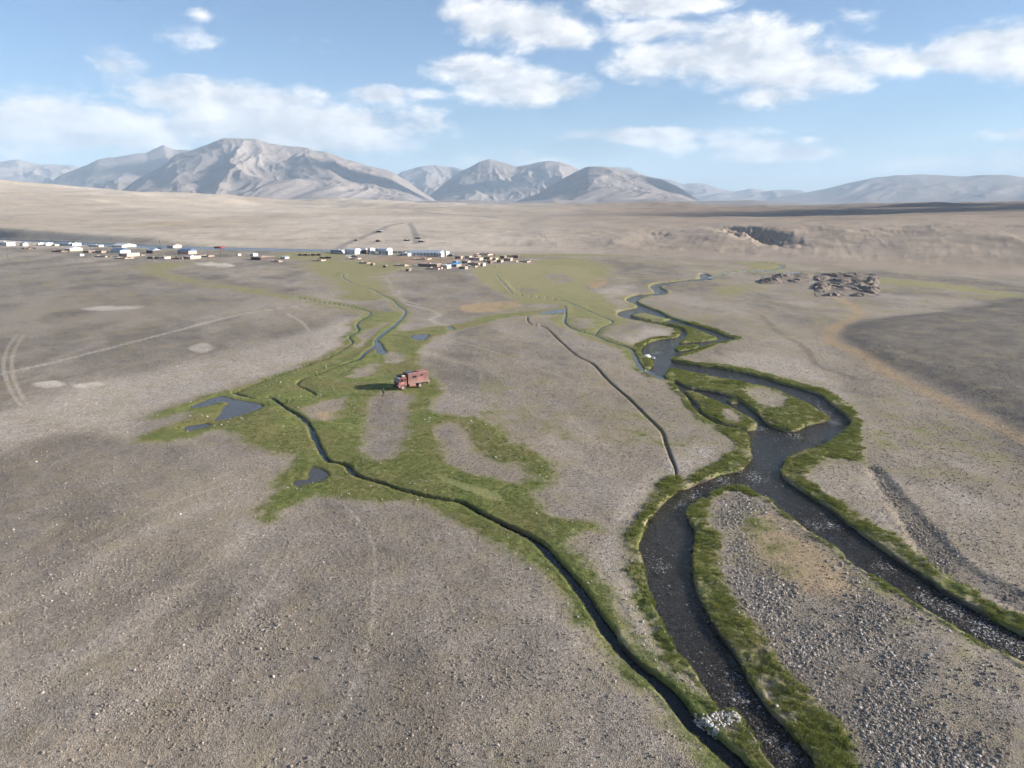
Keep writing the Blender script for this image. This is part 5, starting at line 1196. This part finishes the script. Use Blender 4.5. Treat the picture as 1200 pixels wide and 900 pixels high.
H('little mud hut with white end left of the orange field', 434, 437, 439, 311, 2.6, 'brown', 'mud', 'flat', 0, 'hut', 'hut')
H('tiny dark hut with sunlit side below the orange field', 449.5, 452, 453.5, 313.6, 2.2, 'dark', 'mud', 'flat', 0, 'hut', 'hut', door=False)
H('low mud wall with white end right of the tiny dark hut', 462, 474, 478, 312.4, 2.2, 'mud', 'mud', 'open', 0, 'wall', 'mud_wall', door=False)
H('small pale hut with dark front in front of the low mud wall', 475.5, 479, 481.5, 318, 2.8, 'brown', 'cream' if 'cream' in ROOFC else 'mud', 'flat', 1, 'hut', 'hut')
mud = [(541, 548, 551, 309, 'mud', 'pink'), (549, 562, 566, 305.5, 'pink', 'pink'), (548, 560, 563, 311.5, 'mud', 'mud'), (564, 566, 569, 312, 'cream', 'mud'), (565, 574, 577, 304.5, 'mud', 'brown'),
       (577, 581, 584, 305.5, 'pink', 'mud'), (586, 591, 594, 303, 'brown', 'mud'), (590, 598, 601, 306, 'mud', 'pink'), (602, 607, 610, 302.5, 'dark', 'brown'), (538, 545, 548, 316, 'mud', 'mud'), (533, 540, 543, 303.5, 'mud', 'mud'),
       (571, 575, 577, 309, 'brown', 'brown'), (545, 550, 553, 303.2, 'pink', 'mud'), (556, 560, 563, 302.6, 'brown', 'pink'), (582, 587, 590, 308, 'mud', 'brown')]
mlab = ['mud house with pink roof right of the blue tarpaulin', 'widest pinkish mud house in the mud brick quarter', 'mud house with dark windows on the front edge of the quarter', 'bright cream little house at the front edge of the quarter', 'brown roofed mud house behind the bright cream one',
        'pinkish small house in the middle of the mud brick quarter', 'dark brown hut at the back of the mud brick quarter', 'mud house with pinkish roof toward the green pasture', 'darkest hut at the right end of the mud brick quarter', 'foremost mud house below the blue tarpaulin', 'mud house behind the small blue walled hut',
        'dark brown roofed hut between cream and pinkish houses', 'pinkish hut at the back left of the quarter', 'brown hut with pink roof at the back of the quarter', 'low mud hut in front of the dark brown hut']
for (x0, xm, x1, yb, w, r_), lb in zip(mud, mlab): H(lb, x0, xm, x1, yb, 3.4, w, r_, 'flat', 2)
# up the road
H('white hut with dark side standing beside the road uphill', 441, 446.5, 448.5, 272.5, 2.2, 'dark', 'white', 'flat', 0, 'hut', 'hut')  # wall colour kept dark to paint in the white hut's shadow
H('dark shed on the lower side of the road', 440, 444.5, 446, 283.5, 2.4, 'dark', 'brown', 'flat', 0, 'shed', 'shed')
H('small dark hut with pale end left of the road', 415.5, 418, 420, 282.5, 2.2, 'dark', 'cream' if 'cream' in ROOFC else 'mud', 'flat', 0, 'hut', 'hut')
for x0, yb, lb in ((473, 282.5, 'left'), (486, 280, 'right'), (490, 284, 'lower')):
    H(f'dark roofless stone ruin on the slope above the school, {lb} one', x0, x0+6, x0+8, yb, 2.2, 'dark', 'brown', 'open', 0, 'ruin', 'ruin', door=False)

# low mud walls of the yards
yards = [(18, 292, 20, 'low mud yard wall left of the roofless ruin'), (128, 303.5, 24, 'low mud wall in front of the pink mud house'), (158, 299.5, 10, 'low mud wall between the pink house and middle blue roof'), (232, 301, 16, 'low mud wall beside the white cube of the front row'), (316, 307, 14, 'low crumbled wall right of the dark brick house'),
         (405, 304, 16, 'low pale wall in front of the parked cars'), (420, 309, 13, 'low mud wall left of the orange field'), (484, 305, 20, 'low mud wall along the orange field below the school'), (546, 313.5, 14, 'low mud wall at the front of the quarter'), (566, 307, 16, 'low mud wall in the middle of the quarter'),
         (594, 301, 14, 'low mud wall at the back right of the quarter'), (604, 308, 18, 'low mud wall running out to the pasture'), (500, 316, 18, 'low mud wall before the long brown house'), (555, 299.5, 22, 'long low wall behind the mud quarter'), (365, 306, 15, 'low dark wall below the row of pens')]
for x0, yb, w, lb in yards: H(lb, x0, x0+w*.75, x0+w, yb, 1.7, random.choice(['mud', 'pink', 'brown', 'mud']), 'mud', 'yard', 0, 'wall', 'mud_wall', door=False, th=18+random.random()*20)
polem = plain('pole_wood', (.10, .08, .065))
def pole(px, py, hh, label):
    x_, y_ = G(px, py); r_ = thing('utility_pole', label, 'pole', (x_, y_, ground_z(x_, y_)-.1), .3, 'utility poles of the village')
    part('shaft', lambda b: cyl(b, (0, 0, hh/2), (0, 0, 1), .17, hh, 8, .11), polem, r_)
    part('crossarm', lambda b: bx(b, -1.0, 1.0, -.07, .07, hh-.7, hh-.55), polem, r_)
    for k in (-.85, 0, .85): part('insulator', lambda b: cyl(b, (k, 0, hh-.45), (0, 0, 1), .07, .2, 8), wfr, r_)
for px, py, lb in ((10, 306, 'wooden utility pole at the far left, before the long white building'), (38, 291, 'wooden utility pole between the blue roofed hut and white cubes'), (188, 292, 'wooden utility pole behind the blue roofed houses'), (244, 306, 'wooden utility pole left of the red container'), (259, 302, 'wooden utility pole below the red container'), (517, 312, 'wooden utility pole in front of the school'), (580, 313, 'wooden utility pole at the edge of the mud quarter')):
    pole(px, py, 8.5, lb)
def car(label, px, py, rz, body):
    x_, y_ = G(px, py); r_ = thing('parked_car', label, 'car', (x_, y_, ground_z(x_, y_)-.03), rz)
    m = plain('car_paint_'+label[:5].strip(), body, .35, .5, .05)
    part('body', lambda b: (prism(b, [(-2.2, .4), (-2.25, .95), (-1.9, 1.05), (1.0, 1.05), (2.1, .9), (2.2, .4)], -.85, .85), prism(b, [(-1.95, 1.045), (-1.6, 1.6), (.2, 1.62), (.95, 1.045)], -.75, .75)), m, r_)
    for s in (-1, 1):
        part('side_window', lambda b: prism(b, [(-1.7, 1.1), (-1.45, 1.52), (.15, 1.54), (.7, 1.1)], s*.755-.004, s*.755+.004), wing, r_)
        for a in (-1.4, 1.35): part('wheel', lambda b: cyl(b, (a, s*.78, .33), (0, 1, 0), .33, .2, 14), rub, r_)
    part('windscreen', lambda b: slant(b, 1.0, 1.08, .30, 1.56, -.66, .66, .015), wing, r_)
car('white car parked before the large rounded hall', 409, 301, .2, (.7, .7, .7))
car('dark car parked beside the white one before the hall', 415, 301.5, .3, (.03, .03, .035))
car('dark blue car parked beside the pale roofed house', 187, 292, .1, (.03, .05, .10))
print('village done', len(bpy.data.objects))
